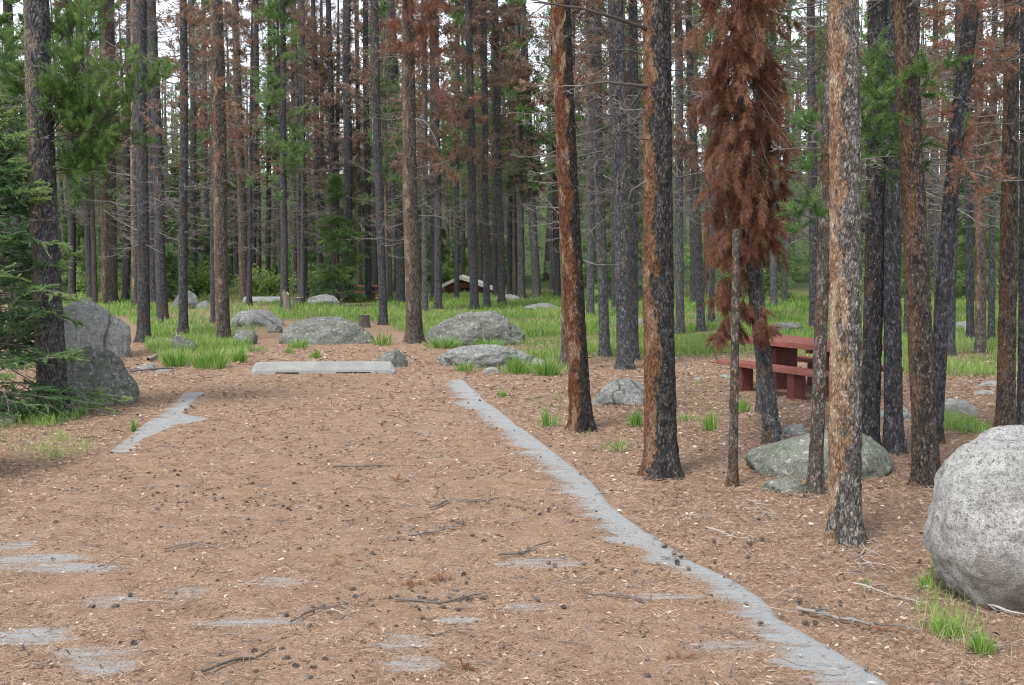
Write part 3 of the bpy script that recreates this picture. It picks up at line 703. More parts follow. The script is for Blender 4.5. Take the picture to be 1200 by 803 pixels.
# the young fir at the left edge
def fir_tree(xb, yb, H, label, Rmax, nb, seed, name='young_fir', mat='fir_green'):
    g_ = gp(xb, yb); rng = np.random.default_rng(seed); T = Tree(); T.root = thing(name, label, 'fir tree', (g_[0], g_[1], tz(g_[0], g_[1])))
    V, q = tube1([(0, 0, -.1), (.01, 0, H*.3), (0, .01, H*.7), (0, 0, H)], [.05, .04, .02, .006], 10); link('trunk', np_mesh('trunk', V, q, M['bark_smooth'], None, True), T.root)
    acc, P, P2, out = crown_net(rng, .12, H*.98, nb, lambda h: Rmax*(1-h)**.5+.08, lambda h: -6+30*h, lambda h: -.12+.1*h, 13, .42, .010, 4, True, 3, 7)
    link('branches', acc.mesh('branches', M['dead_twig']), T.root)
    pos = np.concatenate([o[0] for o in out]); d = np.concatenate([o[1] for o in out]); hh = np.concatenate([o[2] for o in out])
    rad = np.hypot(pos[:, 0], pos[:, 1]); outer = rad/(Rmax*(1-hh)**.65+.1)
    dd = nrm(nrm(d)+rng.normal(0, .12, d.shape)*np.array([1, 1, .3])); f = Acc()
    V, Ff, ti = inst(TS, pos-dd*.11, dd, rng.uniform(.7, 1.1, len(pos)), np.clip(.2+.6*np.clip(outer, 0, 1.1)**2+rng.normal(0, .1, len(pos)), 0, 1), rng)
    f.add(V, Ff, ti); # foliage along secondaries
    m = len(P2); a = P2[:, 1]; dd = nrm(P2[:, 3]-P2[:, 1]); V, Ff, ti = inst(TS, a, dd, np.clip(np.linalg.norm(P2[:, 3]-P2[:, 1], axis=-1)/.13, .5, 1.7), np.clip(rng.normal(.42, .14, m), 0, 1), rng); f.add(V, Ff, ti)
    link('crown', f.mesh('crown', M[mat]), T.root)
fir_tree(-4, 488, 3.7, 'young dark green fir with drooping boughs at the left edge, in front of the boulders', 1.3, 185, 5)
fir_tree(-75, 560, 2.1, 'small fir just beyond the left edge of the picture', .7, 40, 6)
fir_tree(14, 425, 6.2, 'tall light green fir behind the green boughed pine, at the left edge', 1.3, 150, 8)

# red stripped trunk and its companion
t2 = tree(681, 505, 656, 25, 22, 'bark_red', 'none', 'pine trunk stripped to rusty red inner bark, standing right of the asphalt strip', 2, 14)
fuzz(t2, 20, 230, 14, 50); dead(t2, 12, (700, -14), -.3, .012, .1)
t3 = tree(664, 430, 668, 14, 11, 'bark_brown', 'bare', 'slim tan-barked pine directly behind the red stripped trunk', 1)
# thick split-bark pine with long bare branches
t4 = tree(776, 558, 768, 38, 31, 'bark_split', 'none', 'thick pine half orange and half black bark, with long bare branches reaching left', 2, 15)
dead(t4, 100, (655, 110), -.5, .018, .08, 3); dead(t4, 45, (625, 3), -.3, .02, .06, 4); dead(t4, 96, (712, 175), -.2, .010, .12, 5); dead(t4, 75, (690, 70), .3, .009, .2, 4)
dead(t4, 150, (715, 240), .2, .006, .1, 5); dead(t4, 240, (665, 215), -.2, .006, -.1, 5); dead(t4, 230, (680, 282), .1, .006, .1, 6); dead(t4, 95, (815, 120), .1, .007, .1, 3)
dead(t4, 165, (730, 160), -.3, .006, .0, 3); dead(t4, 130, (725, 128), -.2, .006, .0, 3, pale=True); dead(t4, 200, (738, 225), -.1, .006, .0, 2, pale=True)
# rusty dead pine
t5 = tree(905, 520, 864, 19, 15, 'bark_grey', 'none', 'dead pine thickly hung with rust-brown needles, leaning left beside the picnic table', 2, 13, bend=-5)
def rusty(T, n, ytop, ybot, cx, wl, seed):
    rng = np.random.default_rng(seed); ac = Acc(); fo = Acc()
    y = rng.uniform(ytop, ybot, n); S = []; E = []
    for yy in y:
        c = cx(yy); ww = wl(yy); dx = rng.normal(0, .5)*ww; dy = rng.uniform(-1.15, .6)*ww*mpp(T.Y)
        a = np.array([0, 0, z_at(T, yy-rng.uniform(15, 45))]); b = loc(T, c+dx, yy, dy); S.append(a); E.append(b)
    S = np.array(S); E = np.array(E); D = E-S; L = np.linalg.norm(D, axis=1); D = nrm(D)
    P = grow(S, nrm(D+np.array([0, 0, .35])), L, 6, .02, np.full(n, -.55), rng)
    ac.add(*tubes(P, np.full((n, 1), .007)*np.linspace(1, .4, 6)[None], 4), a=.3)
    bt = rng.uniform(.12, .75, n); off = rng.normal(0, .03, (n, 3))
    for rep in range(9):
        t = rng.uniform(.5, 1, n); q, d = on(P, t); dd = nrm(d*.55+np.array([0, 0, -.75])+rng.normal(0, .36, (n, 3)))
        q = q+off+rng.normal(0, .022, (n, 3)); V, Ff, ti = inst(TN, q, dd, rng.uniform(.7, 1.25, n), np.clip(bt+rng.normal(0, .1, n), 0, 1), rng); fo.add(V, Ff, ti)
    link('branches', ac.mesh('branches', M['dead_twig']), T.root); link('crown', fo.mesh('crown', M['rust']), T.root)
def cxr(y): return np.interp(y, [-200, 0, 100, 200, 280, 330, 400], [868, 870, 872, 868, 868, 862, 862])
def wlr(y): return np.interp(y, [-300, 0, 100, 180, 240, 280, 300, 350, 400], [45, 46, 44, 46, 52, 42, 24, 22, 16])
rusty(t5, 470, -420, 300, cxr, wlr, 11)
rng = np.random.default_rng(12)
for (x, y) in [(848, 300), (845, 335), (842, 365), (848, 385), (852, 345), (838, 350), (860, 330), (880, 370), (890, 395), (886, 380), (872, 360), (866, 385), (840, 400), (897, 385), (857, 300), (870, 320), (915, 150), (918, 200), (912, 260), (920, 180), (905, 90), (922, 230), (830, 180), (826, 250), (905, 280)]:
    bough(t5, y-70, (x, y), rng.uniform(-.3, .05), 'rust', 17, .16, -.7, TN, .005, rng, None, None, .15, .75, .42)
finish(t5)
dead(t5, 240, (808, 225), -.2, .005, -.15, 3, pale=True); dead(t5, 250, (812, 262), -.3, .005, .1, 3)
# thin pole in front of it
t6 = tree(857, 570, 866, 11, 6, 'bark_smooth', 'none', 'thin grey pole-like dead sapling in front of the rusty dead pine', 2, 2.15)
t7 = tree(893, 484, 884, 10, 8, 'bark_grey', 'bare', 'slim grey trunk just behind the foot of the rusty dead pine', 1)
# leaning thin one
t8 = tree(953, 578, 978, 17, 11, 'bark_smooth', 'none', 'slender trunk leaning right with small green tufts, left of the orange-sided pine', 2, 10)
for (y0, tip, dY, ns) in [(175, (940, 140), -.1, 12), (190, (960, 150), .2, 9), (210, (945, 200), 0, 7), (265, (930, 245), .1, 9), (280, (955, 240), -.2, 8), (290, (935, 270), .1, 6), (200, (968, 130), .2, 8)]:
    bough(t8, y0, tip, dY, 'pine_green', ns, .35, .2, None, .006, R, None, None, .0, .6, .4)
finish(t8)
# orange-sided pine
t9 = tree(990, 636, 988, 38, 34, 'bark_orange_side', 'none', 'foremost pine with flaking orange bark on its left side and grey on its right', 2, 15)
t10 = tree(1019, 530, 1029, 22, 21, 'bark_flecked', 'none', 'almost black pine trunk flecked with white pitch, right behind the orange-sided pine', 2, 14)
for (y0, tip, dY, ns) in [(120, (1035, 75), -.3, 30), (130, (1060, 95), -.4, 34), (130, (1080, 112), -.3, 26), (125, (1020, 115), -.5, 22), (170, (1040, 180), -.4, 26), (180, (1050, 195), -.4, 24), (190, (1030, 210), -.4, 24), (190, (1020, 228), -.3, 18), (150, (1045, 130), -.5, 22)]:
    bough(t10, y0, tip, dY-1.55, 'pine_green', int(ns*1.0), .30, .2, None, .007, R, None, None, .05, .45, .45)
finish(t10); fuzz(t10, -30, 250, 16, 60)
t11 = tree(1047, 531, 1046, 21, 17, 'bark_dark', 'none', 'dark scaly trunk between the black flecked pine and the brown-sided pine', 2, 14); fuzz(t11, -40, 200, 14, 60)
t12 = tree(1084, 568, 1062, 29, 25, 'bark_flecked_brown', 'none', 'stout pine with brown left side and white pitch flecks, behind the round boulder', 2, 15); fuzz(t12, -60, 90, 12, 70)
t13 = tree(1096, 520, 1141, 17, 17, 'bark_dark', 'none', 'dark bent pine leaning right with small rusty tufts, crossing behind the brown-sided pine', 2, 13, bend=-8)
for i in range(34):
    x = random.uniform(1085, 1190); y = random.uniform(-10, 240); bough(t13, y+random.uniform(-12, 40), (x, y), random.uniform(-.5, .5), 'rust', 8, .12, .0, TM, .006, R, None, None, .1, .75, .62)
finish(t13); fuzz(t13, -40, 240, 30, 85)
t14 = tree(1180, 506, 1185, 21, 16, 'bark_flecked_brown', 'none', 'reddish brown pine trunk near the right edge, behind the round boulder', 2, 14); fuzz(t14, -60, 240, 16, 80)
t15 = tree(1206, 500, 1206, 24, 20, 'bark_grey', 'none', 'grey pine trunk cut by the right edge of the picture', 2, 14)
fuzz(t2, -60, 10, 8, 60); fuzz(t8, -60, 230, 22, 70)
# driveway-end pine
t16 = tree(485, 402, 477, 19, 13, 'bark_brown', 'none', 'brown-grey pine directly behind the right half of the concrete wheel stop', 2, 16)
rng = np.random.default_rng(3)
for i in range(46):
    x = rng.normal(490, 32); y = rng.uniform(-40, 62); bough(t16, y-rng.uniform(0, 30), (x, y), rng.uniform(-.9, .9), 'rust', 12, .22, -.5, TM, .006, rng, None, None, .1, .6, .42, 1.3)
for i in range(20):
    x = rng.uniform(482, 560); y = rng.uniform(60, 215); bough(t16, y-rng.uniform(0, 20), (x, y), rng.uniform(-.9, .9), 'rust', 8, .22, -.3, TM, .006, rng, None, None, .1, .6, .5, 1.2)
finish(t16); fuzz(t16, -40, 300, 50, 60)
dead(t16, 145, (515, 175), -.3, .014, .35, 1, pale=True); dead(t16, 150, (440, 170), .3, .012, .3, 2)
t17 = tree(262, 400, 253, 16, 15, 'bark_brown', 'none', 'pine with tan flaked bark standing in the grass clump left of the wheel stop', 2, 16)
for i in range(34):
    x = rng.normal(255, 34); y = rng.uniform(10, 200); bough(t17, y-rng.uniform(-5, 22), (x, y), rng.uniform(-.9, .9), 'rust', 8, .2, -.1, TM, .006, rng, None, None, .1, .6, .62, 1.2)
finish(t17); fuzz(t17, -40, 230, 40, 60)
t18 = tree(733, 433, 722, 18, 15, 'bark_grey', 'brown', 'wide grey pine left of the split-bark pine, behind the cracked slab', 2, 16)
t19 = tree(708, 418, 697, 12, 12, 'bark_grey', 'brown', 'grey pine between the red stripped trunk and the wide grey pine', 1, 16)
t20 = tree(744, 422, 742, 10, 10, 'bark_dark', 'bare', 'dark slim pine touching the right side of the wide grey pine', 1, 16)

# ---- middle distance: x base, y base, x top, w base, w top, bark, crown, label
MID = [
 (168, 401, 166, 15, 11, 'dark', 'bare', 'dark pine just right of the lichen boulders at left'),
 (191, 378, 178, 13, 10, 'dark', 'bare', 'dark leaning pine, second to the right of the lichen boulders'),
 (215, 391, 215, 11, 8, 'dark', 'bare', 'slim dark pine in the grass, between leaning pine and tan flaked pine'),
 (228, 351, 225, 8, 6, 'grey', 'bare', 'thin grey pine behind the slim dark pine at left'),
 (251, 380, 250, 8, 6, 'dark', 'bare', 'thin black trunk touching the left of the tan flaked pine'),
 (128, 356, 126, 18, 15, 'brown', 'bare', 'broad brown trunk rising behind the lichen boulders'),
 (107, 352, 92, 9, 8, 'dark', 'green', 'dark trunk behind the lichen boulders, left of the broad brown one'),
 (147, 354, 152, 9, 7, 'grey', 'bare', 'grey trunk behind the lichen boulders, right of the broad brown one'),
 (180, 358, 172, 11, 9, 'dark', 'bare', 'dark trunk between the two dark pines right of the boulders'),
 (158, 362, 158, 8, 10, 'brown', 'none', 'pale tan barkless trunk right of the broad brown one'),
 (287, 354, 275, 11, 8, 'brown', 'brown', 'brown pine left of the far white wheel stop'),
 (296, 348, 300, 8, 6, 'dark', 'bare', 'dark thin pine at the left end of the far wheel stop'),
 (303, 347, 300, 7, 5, 'brown', 'bare', 'tan pine behind the left end of the far wheel stop'),
 (314, 347, 316, 6, 5, 'dark', 'green', 'thin dark pine behind the middle of the far wheel stop'),
 (333, 363, 331, 9, 6, 'dark', 'green', 'straight dark pine with green crown beside the broken snag'),
 (356, 351, 352, 10, 7, 'dark', 'bare', 'dark pine right of the broken snag'),
 (375, 348, 367, 7, 5, 'dark', 'brown', 'thin pine left of the pale far dome rock'),
 (393, 350, 385, 9, 6, 'dark', 'bare', 'dark pine leaning at the right side of the pale far dome rock'),
 (409, 353, 406, 11, 9, 'dark', 'bare', 'straight dark pine behind the big mottled boulder'),
 (421, 349, 418, 6, 5, 'brown', 'brown', 'thin brown pine beside the far red table'),
 (432, 352, 428, 8, 6, 'dark', 'bare', 'dark pine right of the far red table'),
 (449, 381, 438, 10, 9, 'dark', 'bare', 'dark pine leaning over the black stump'),
 (456, 352, 455, 7, 5, 'grey', 'bare', 'grey pine behind the one over the black stump'),
 (470, 355, 459, 11, 8, 'dark', 'bare', 'dark pine just left of the brown-grey pine behind the wheel stop'),
 (498, 368, 497, 7, 6, 'grey', 'brown', 'thin grey pine just right of the brown-grey pine'),
 (508, 350, 506, 7, 5, 'dark', 'bare', 'dark pine at the left end of the cabin roof'),
 (514, 362, 510, 9, 7, 'dark', 'brown', 'dark pine in front of the left part of the cabin'),
 (535, 353, 536, 6, 5, 'dark', 'green', 'thin pine in front of the cabin wall'),
 (556, 363, 549, 10, 8, 'dark', 'brown', 'dark pine at the right end of the cabin roof, behind the long boulder'),
 (570, 361, 567, 8, 6, 'dark', 'bare', 'dark pine second right of the cabin, behind the long boulder'),
 (580, 350, 578, 6, 5, 'grey', 'green', 'thin grey pine between two dark pines behind the long boulder'),
 (588, 358, 580, 9, 7, 'dark', 'brown', 'dark pine behind the right end of the long boulder'),
 (597, 348, 600, 6, 5, 'dark', 'green', 'thin far pine right of the long boulder'),
 (611, 351, 605, 9, 7, 'grey', 'green', 'pale grey pine right of the long boulder'),
 (629, 351, 612, 10, 8, 'grey', 'brown', 'grey pine leaning left, two trunks left of the red stripped trunk'),
 (653, 350, 648, 8, 6, 'dark', 'green', 'dark pine just left of the red stripped trunk'),
 (692, 372, 690, 9, 8, 'grey', 'bare', 'grey pine just right of the red stripped trunk, in the grass'),
 (797, 391, 795, 10, 9, 'grey', 'brown', 'grey pine just right of the split-bark pine'),
 (822, 388, 806, 10, 8, 'grey', 'bare', 'grey pine left of the rusty needles, leaning left'),
 (833, 378, 838, 7, 6, 'dark', 'green', 'dark pine behind the lower rusty needles'),
 (907, 360, 905, 8, 7, 'grey', 'green', 'grey pine in the meadow behind the picnic table left end'),
 (920, 355, 925, 6, 5, 'grey', 'bare', 'thin grey pine in the meadow behind the picnic table'),
 (954, 387, 950, 11, 9, 'dark', 'bare', 'dark pine behind the middle of the picnic table'),
 (1034, 386, 1036, 8, 7, 'dark', 'bare', 'dark pine seen between the two black trunks at right'),
 (1063, 397, 1075, 9, 7, 'dark', 'bare', 'dark pine between the scaly trunk and the brown-sided pine'),
 (1113, 418, 1125, 12, 9, 'dark', 'bare', 'dark pine right of the brown-sided pine, in the grass'),
 (1149, 415, 1147, 12, 9, 'brown', 'brown', 'brown pine left of the reddish trunk at right'),
 (1138, 399, 1132, 9, 7, 'dark', 'bare', 'dark pine at the pale rock in the right meadow'),
 (1161, 401, 1166, 8, 6, 'grey', 'brown', 'thin grey pine just left of the reddish trunk at right'),
 (1098, 372, 1096, 7, 6, 'grey', 'green', 'far grey pine right of the brown-sided pine'),
 (985, 372, 975, 9, 7, 'dark', 'green', 'dark pine hidden partly by the orange-sided pine'),
 (85, 352, 80, 9, 8, 'dark', 'brown', 'dark trunk behind the young fir, right of the green boughed pine'),
 (22, 360, 8, 12, 10, 'dark', 'green', 'dark trunk with green crown behind the left edge fir'),
 (760, 352, 757, 8, 6, 'grey', 'green', 'far grey pine behind the split-bark pine, left side'),
 (812, 356, 815, 8, 6, 'dark', 'brown', 'far dark pine right of the split-bark pine'),
 (721, 365, 716, 8, 7, 'dark', 'bare', 'far dark pine between the two grey pines'),
 (243, 345, 238, 6, 5, 'grey', 'green', 'thin far pine behind the left dark pines'),
 (346, 347, 343, 6, 5, 'brown', 'brown', 'thin brown far pine behind the snag'),
]
for i, (xb, yb, xt, wb, wt, bk, kd, lab) in enumerate(MID):
    tree(xb, yb, xt, wb, wt, bk, None if kd == 'none' else kd, lab, 1, None, NEARG, cs=1.0)
# ---- the stand behind: individual trees from 46 to 85 m
GRP = 'pines of the dense stand behind the meadow'
LB = {'bare': 'thin grey dead pine in the dense stand behind the meadow', 'brown': 'rusty needled dead pine in the dense stand behind the meadow', 'green': 'green crowned pine in the dense stand behind the meadow'}
TRK = []
for j, bk in enumerate(('bark_grey', 'bark_dark', 'bark_brown')):
    for e in range(2): TRK.append(trunk_mesh(.16, .08, 10, 16, M[bk], 0, 5+j*3+e))
rng = np.random.default_rng(77); cnt = 0
for k in range(150):
    Yd = 40+48*rng.uniform(0, 1)**.8; X = rng.uniform(-1, 1)*(Yd*600/F+2)
    if Yd < 52 and k % 2: Yd += 14
    kd = rng.choice(['bare', 'brown', 'green'], p=[.48, .20, .32]); va = VAR[kd][rng.integers(4)]
    s_ = rng.uniform(.75, 1.15); thin_ = rng.uniform(.55, 1.0); rt = thing('pine_tree', LB[kd], 'pine tree', (X, Yd, tz(X, Yd)), GRP)
    rt.rotation_euler = (rng.normal(0, .02), rng.normal(0, .025), rng.uniform(0, 6.28)); rt.scale = (s_, s_, s_)
    tr_ = link('trunk', TRK[rng.integers(6)], rt); tr_.scale = (thin_, thin_, 1); link('branches', va[0], rt); link('crown', va[1], rt)
# young firs and shrubs of the understorey
bo = Acc()
for k in range(56):
    Yd = rng.uniform(47, 80); X = rng.uniform(-1, 1)*(Yd*600/F+1); va = VAR['fir'][rng.integers(4)]; s_ = rng.uniform(.4, 1.15)
    if abs(proj(np.array([X, Yd, 0]))[0]-535) < 45: Yd = 68
    rt = thing('young_fir', 'young green fir in the undergrowth behind the meadow', 'fir tree', (X, Yd, tz(X, Yd)), 'young firs behind the meadow')
    rt.rotation_euler = (0, 0, rng.uniform(0, 6.28)); rt.scale = (s_, s_, s_*rng.uniform(.9, 1.2))
    V, q = tube1([(0, 0, -.2), (0, 0, 3), (0, 0, 5.9)], [.07, .04, .01], 6)
    if k == 0: ftr = np_mesh('trunk', V, q, M['bark_smooth'], None, True)
    link('trunk', ftr, rt); link('branches', va[0], rt); link('crown', va[1], rt)
def leafball(seed, n=1500):
    rng = np.random.default_rng(seed); acc, P, P2, out = crown_net(rng, .05, .5, 26, lambda h: 1.1+0*h, lambda h: 55+0*h, lambda h: -.1+0*h, 6, .5, .010, 3, False, 3)
    pos = np.concatenate([o[0] for o in out]); ix = rng.integers(0, len(pos), n); p = pos[ix]+rng.normal(0, .09, (n, 3)); p[:, 2] = np.abs(p[:, 2])
    tpl = (np.array([[0, -.022, 0], [0, .022, 0], [.0, .012, .05], [0, -.012, .05]]), np.array([[0, 1, 2, 3]]), np.zeros(4))
    f = Acc(); V, Ff, ti = inst(tpl, p, rng.normal(size=(n, 3)), rng.uniform(.8, 1.7, n), np.clip(.5+.4*fbm(p*2, 2, seed)+rng.normal(0, .15, n), 0, 1), rng); f.add(V, Ff, ti)
    return acc.mesh('stems', M['dead_twig']), f.mesh('foliage', M['leaf'])
SH = [leafball(1), leafball(2), leafball(3)]
for k in range(30):
    Yd = rng.uniform(46, 60); X = rng.uniform(-1, 1)*(Yd*600/F+1); a = SH[rng.integers(3)]; s_ = rng.uniform(.5, 1.15)
    if abs(proj(np.array([X, Yd, 0]))[0]-535) < 40: Yd = 66
    rt = thing('leafy_shrub', 'low light green leafy shrub at the far edge of the meadow', 'shrub', (X, Yd, tz(X, Yd)-.03), 'leafy shrubs at the far edge of the meadow')
    rt.rotation_euler = (0, 0, rng.uniform(0, 6.28)); rt.scale = (s_*1.2, s_*1.2, s_)
    link('stems', a[0], rt); link('foliage', a[1], rt)
# far wood on the rising ground: one mass
def far_wood():
    rng = np.random.default_rng(5); Vw = Acc(); fl = Acc()
    TFF = shoot_tpl(9, .5, .42, .085, 60, rng)
    for k in range(520):
        Yd = 88+100*rng.uniform(0, 1); X = rng.uniform(-1, 1)*(Yd*600/F+8); z = tz(X, Yd); H = rng.uniform(9, 17); kd = rng.uniform()
        Vw.add(*tube1([(X, Yd, z-.5), (X+rng.normal(0, .2), Yd, z+H*.6), (X, Yd, z+H)], [.2, .12, .02], 5), a=rng.uniform(.1, .6))
        n = 26; hz = rng.uniform(.12, 1, n); az = rng.uniform(0, 6.28, n); L = (1-hz*.75)*1.9*rng.uniform(.5, 1, n)
        S = np.stack([X+0*hz, Yd+0*hz, z+hz*H], -1); D = np.stack([np.cos(az), np.sin(az), rng.uniform(-.3, .3, n)], -1)
        P = grow(S, nrm(D), L, 4, .04, np.full(n, .1), rng); Vw.add(*tubes(P, np.full((n, 1), .03)*np.array([[1, .8, .6, .3]]), 3), a=.6)
        if kd < .62:
            m = 75; pid = rng.integers(0, n, m); q, d = on(P[pid], rng.uniform(.3, 1, m)); V, Ff, ti = inst(TFF, q, d+rng.normal(0, .4, (m, 3)), rng.uniform(.6, 1.1, m), np.clip(rng.normal(.45, .18, m), 0, 1), rng); fl.add(V, Ff, ti)
    for k in range(420):
        Yd = 66+90*rng.uniform(0, 1)**1.3; X = rng.uniform(-1, 1)*(Yd*600/F+6); z = tz(X, Yd); m = 30; sc_ = rng.uniform(.6, 1.5)
        q = np.stack([X+rng.normal(0, .75, m)*sc_, Yd+rng.normal(0, .75, m)*sc_, z+rng.uniform(.1, 2.1, m)*sc_], -1)
        V, Ff, ti = inst(TFF, q, rng.normal(0, .6, (m, 3))+np.array([0, 0, .5]), rng.uniform(.5, .95, m), np.clip(rng.normal(.25+.5*rng.uniform(), .15, m), 0, 1), rng); fl.add(V, Ff, ti)
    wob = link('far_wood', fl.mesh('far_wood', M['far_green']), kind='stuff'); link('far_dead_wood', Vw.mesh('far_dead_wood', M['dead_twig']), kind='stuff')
far_wood()

# ---------------------------------------------------------------- rocks
def ico(sub):
    import bmesh
    bm = bmesh.new(); bmesh.ops.create_icosphere(bm, subdivisions=sub, radius=1); bm.verts.ensure_lookup_table()
    V = np.array([v.co[:] for v in bm.verts]); Fc = np.array([[v.index for v in f.verts] for f in bm.faces]); bm.free(); return V, Fc
ICO = {s_: ico(s_) for s_ in (4, 5, 6)}
def rock(x0, x1, yt, yb, label, mat='rock_lichen', dr=.8, seed=0, sink=.35, rough=.16, planes=5, crack=None, sub=5, name='boulder', pw=2.3, undercut=0.0, cat='boulder'):
    g_ = gp((x0+x1)/2, yb); rx = (x1-x0)/2*mpp(g_[1]); ry = rx*dr; Yc = g_[1]+ry*.75; rx = (x1-x0)/2*mpp(Yc)
    c = at((x0+x1)/2, yt, Yc); X = c[0]; ht = max(c[2]-tz(X, Yc), .05)
    rng = np.random.default_rng(seed+1000); V, Fc = ICO[sub]; V = V.copy()
    s_ = (np.abs(V)**pw).sum(1)**(-1/pw); V = V*s_[:, None]
    for _ in range(planes):
        nn = nrm(rng.normal(size=3)+np.array([0, -.3, .3])); d = rng.uniform(.62, .85); q = V@nn; over = np.clip(q-d, 0, None); V -= nn[None]*over[:, None]*.85
    n0 = fbm(V*1.3+seed*3.1, 3, seed); n1 = fbm(V*4+seed, 4, seed+9)
    n2b = fbm(V*11+seed, 3, seed+3); V = V*(1+rough*1.3*n0+rough*.6*n1+.018*n2b)[:, None]
    V /= np.abs(V[:, :2]).max(); V[:, 2] /= max(V[:, 2].max(), .2)
    gro = np.zeros(len(V))
    if crack:
        for (a, b, cc, wd) in crack:       # line a*x+b*y+cc=0 wobbling
            dd = np.abs(a*V[:, 0]+b*V[:, 1]+cc+.12*vnoise(V*3+seed, 5)); gr = np.clip(1-dd/wd, 0, 1); gro = np.maximum(gro, gr); V *= (1-.09*gr)[:, None]
    zz = V[:, 2]
    if undercut: f = 1-undercut*np.clip(-(zz)-.0, 0, 1)**1.5; V[:, 0] *= f; V[:, 1] *= f
    V = V*np.array([rx, ry, 1]); up = zz > 0
    tot = ht/(1-sink/2) if not undercut else ht*.5
    if undercut: V[:, 2] = zz*ht*.57+ht*.43
    else: V[:, 2] = np.where(up, zz*ht, zz*ht*.8)
    V[:, 2] += 0
    return link(name, np_mesh(name, V, Fc, M[mat], {'groove': gro}, True), None, (X, Yc, tz(X, Yc)), label=label, category=cat)
rock(1084, 1340, 501, 722, 'huge rounded pale granite boulder at the right edge', 'granite', .85, 3, rough=.13, planes=0, sub=6, pw=2.3, undercut=.02)
rock(66, 157, 350, 420, 'upper lichen-grey boulder with a step, stacked behind the lower one at left', 'rock_slab', .8, 4, rough=.15, planes=7, sub=6, pw=3, crack=[(1, .2, -.35, .05)])
rock(56, 161, 404, 474, 'lower mottled boulder in front, right of the green boughed pine', 'rock_lichen', .6, 45, rough=.14, planes=5, sub=6, pw=2.2)
rock(90, 130, 466, 476, 'small pale flat stone at the foot of the lower mottled boulder', 'rock_slab', .6, 6, name='stone', cat='stone')
rock(-22, 19, 482, 496, 'small grey stone cut by the left edge, under the fir', 'rock_slab', .6, 7, name='stone', cat='stone')
rock(158, 184, 426, 434, 'small flat pale rock right of the lichen boulders', 'rock_slab', .6, 8, name='stone', cat='stone')
rock(180, 202, 433, 437, 'tiny flat stone beside the fallen stick at left', 'rock_slab', .6, 9, name='stone', cat='stone', sub=4)
rock(196, 232, 393, 412, 'lichen rock half buried in the grass bank at left', 'rock_lichen', .8, 10)
rock(270, 304, 386, 404, 'small mottled boulder right of the tan flaked pine', 'rock_lichen', .8, 11)
rock(268, 334, 363, 384, 'low cracked slab boulder in the grass behind the mottled ones', 'rock_slab', .9, 12, crack=[(.3, 1, .1, .08), (1, -.4, .2, .06)])
rock(312, 332, 380, 390, 'small round stone left of the big mottled boulder', 'rock_lichen', .8, 13, name='stone', cat='stone')
rock(325, 438, 371, 404, 'big mottled boulder with white lichen behind the wheel stop', 'rock_lichen', .6, 14, rough=.16, planes=3, sub=6, pw=1.9)
rock(434, 480, 409, 432, 'pointed dark grey rock at the right end of the wheel stop', 'rock_lichen', .7, 15, planes=9)
rock(496, 622, 364, 405, 'long brown-grey boulder with domed top in the meadow edge', 'rock_lichen', .55, 16, rough=.2, sub=6, planes=3, pw=1.9)
rock(500, 632, 403, 431, 'flat light grey rock ledge in front of the long boulder', 'rock_slab', .5, 17, rough=.2, sub=6, crack=[(.2, 1, -.1, .06)])
rock(566, 588, 430, 438, 'small pale stone in the grass clumps before the ledge', 'rock_pale', .8, 18, name='stone', cat='stone')
rock(688, 762, 443, 475, 'cracked flat granite slab between red trunk and split-bark pine', 'rock_slab', .8, 19, rough=.1, crack=[(.5, 1, 0, .06), (1, -.3, -.1, .035)], sub=6)
rock(869, 1052, 500, 560, 'broad green-grey domed rock under the leaning trunks', 'rock_green', .75, 20, rough=.08, planes=3, sub=6, pw=2)
rock(892, 946, 561, 578, 'low green stone in front of the domed rock', 'rock_green', .6, 21, name='stone', cat='stone')
rock(915, 951, 497, 512, 'small grey stone behind the domed rock, left', 'rock_slab', .7, 22, name='stone', cat='stone')
rock(1028, 1072, 473, 492, 'flat grey rock between black trunk and brown-sided pine', 'rock_slab', .8, 23)
rock(1100, 1148, 467, 487, 'pale angular rock right of the brown-sided pine', 'rock_pale', .7, 24, planes=8)
rock(1115, 1160, 497, 505, 'flat stone in the grass patch behind the round boulder', 'rock_slab', .7, 25, name='stone', cat='stone')
rock(1145, 1172, 446, 453, 'flat pale stone on the needles near the right trunks', 'rock_pale', .7, 26, name='stone', cat='stone')
rock(1140, 1166, 457, 463, 'flat whitish stone before the reddish trunk', 'rock_pale', .7, 27, name='stone', cat='stone')
rock(893, 944, 377, 390, 'flat boulder in the meadow behind the picnic table', 'rock_lichen', .8, 28)
rock(600, 660, 355, 364, 'long low flat rock in the far meadow', 'rock_slab', 1.2, 29)
rock(198, 242, 339, 362, 'grey boulder far behind the dark pines at left', 'rock_lichen', .7, 30, planes=9)
rock(228, 250, 352, 362, 'small grey rock beside the far left boulder', 'rock_lichen', .7, 31)
rock(358, 402, 345, 358, 'pale low dome rock in the far meadow', 'rock_slab', .7, 32)
rock(578, 610, 345, 354, 'pale dome rock right of the cabin', 'rock_pale', .7, 33)
rock(693, 775, 288, 352, 'large pale outcrop far behind the grey pines', 'rock_pale', .6, 34, planes=9)
rock(710, 760, 371, 381, 'small pale rock in the meadow behind the grey pines', 'rock_slab', .8, 35)
rock(1118, 1142, 376, 388, 'pale rock far in the right meadow', 'rock_pale', .8, 36)
rock(842, 866, 440, 444, 'bright flat stone left of the picnic bench', 'rock_pale', 1, 37, name='stone', cat='stone')
rock(812, 822, 442, 446, 'small bright stone left of the thin pole tree', 'rock_pale', 1, 38, name='stone', cat='stone', sub=4)
rock(200, 222, 372, 378, 'low rock in the dry grass behind the left pines', 'rock_lichen', 1, 39)
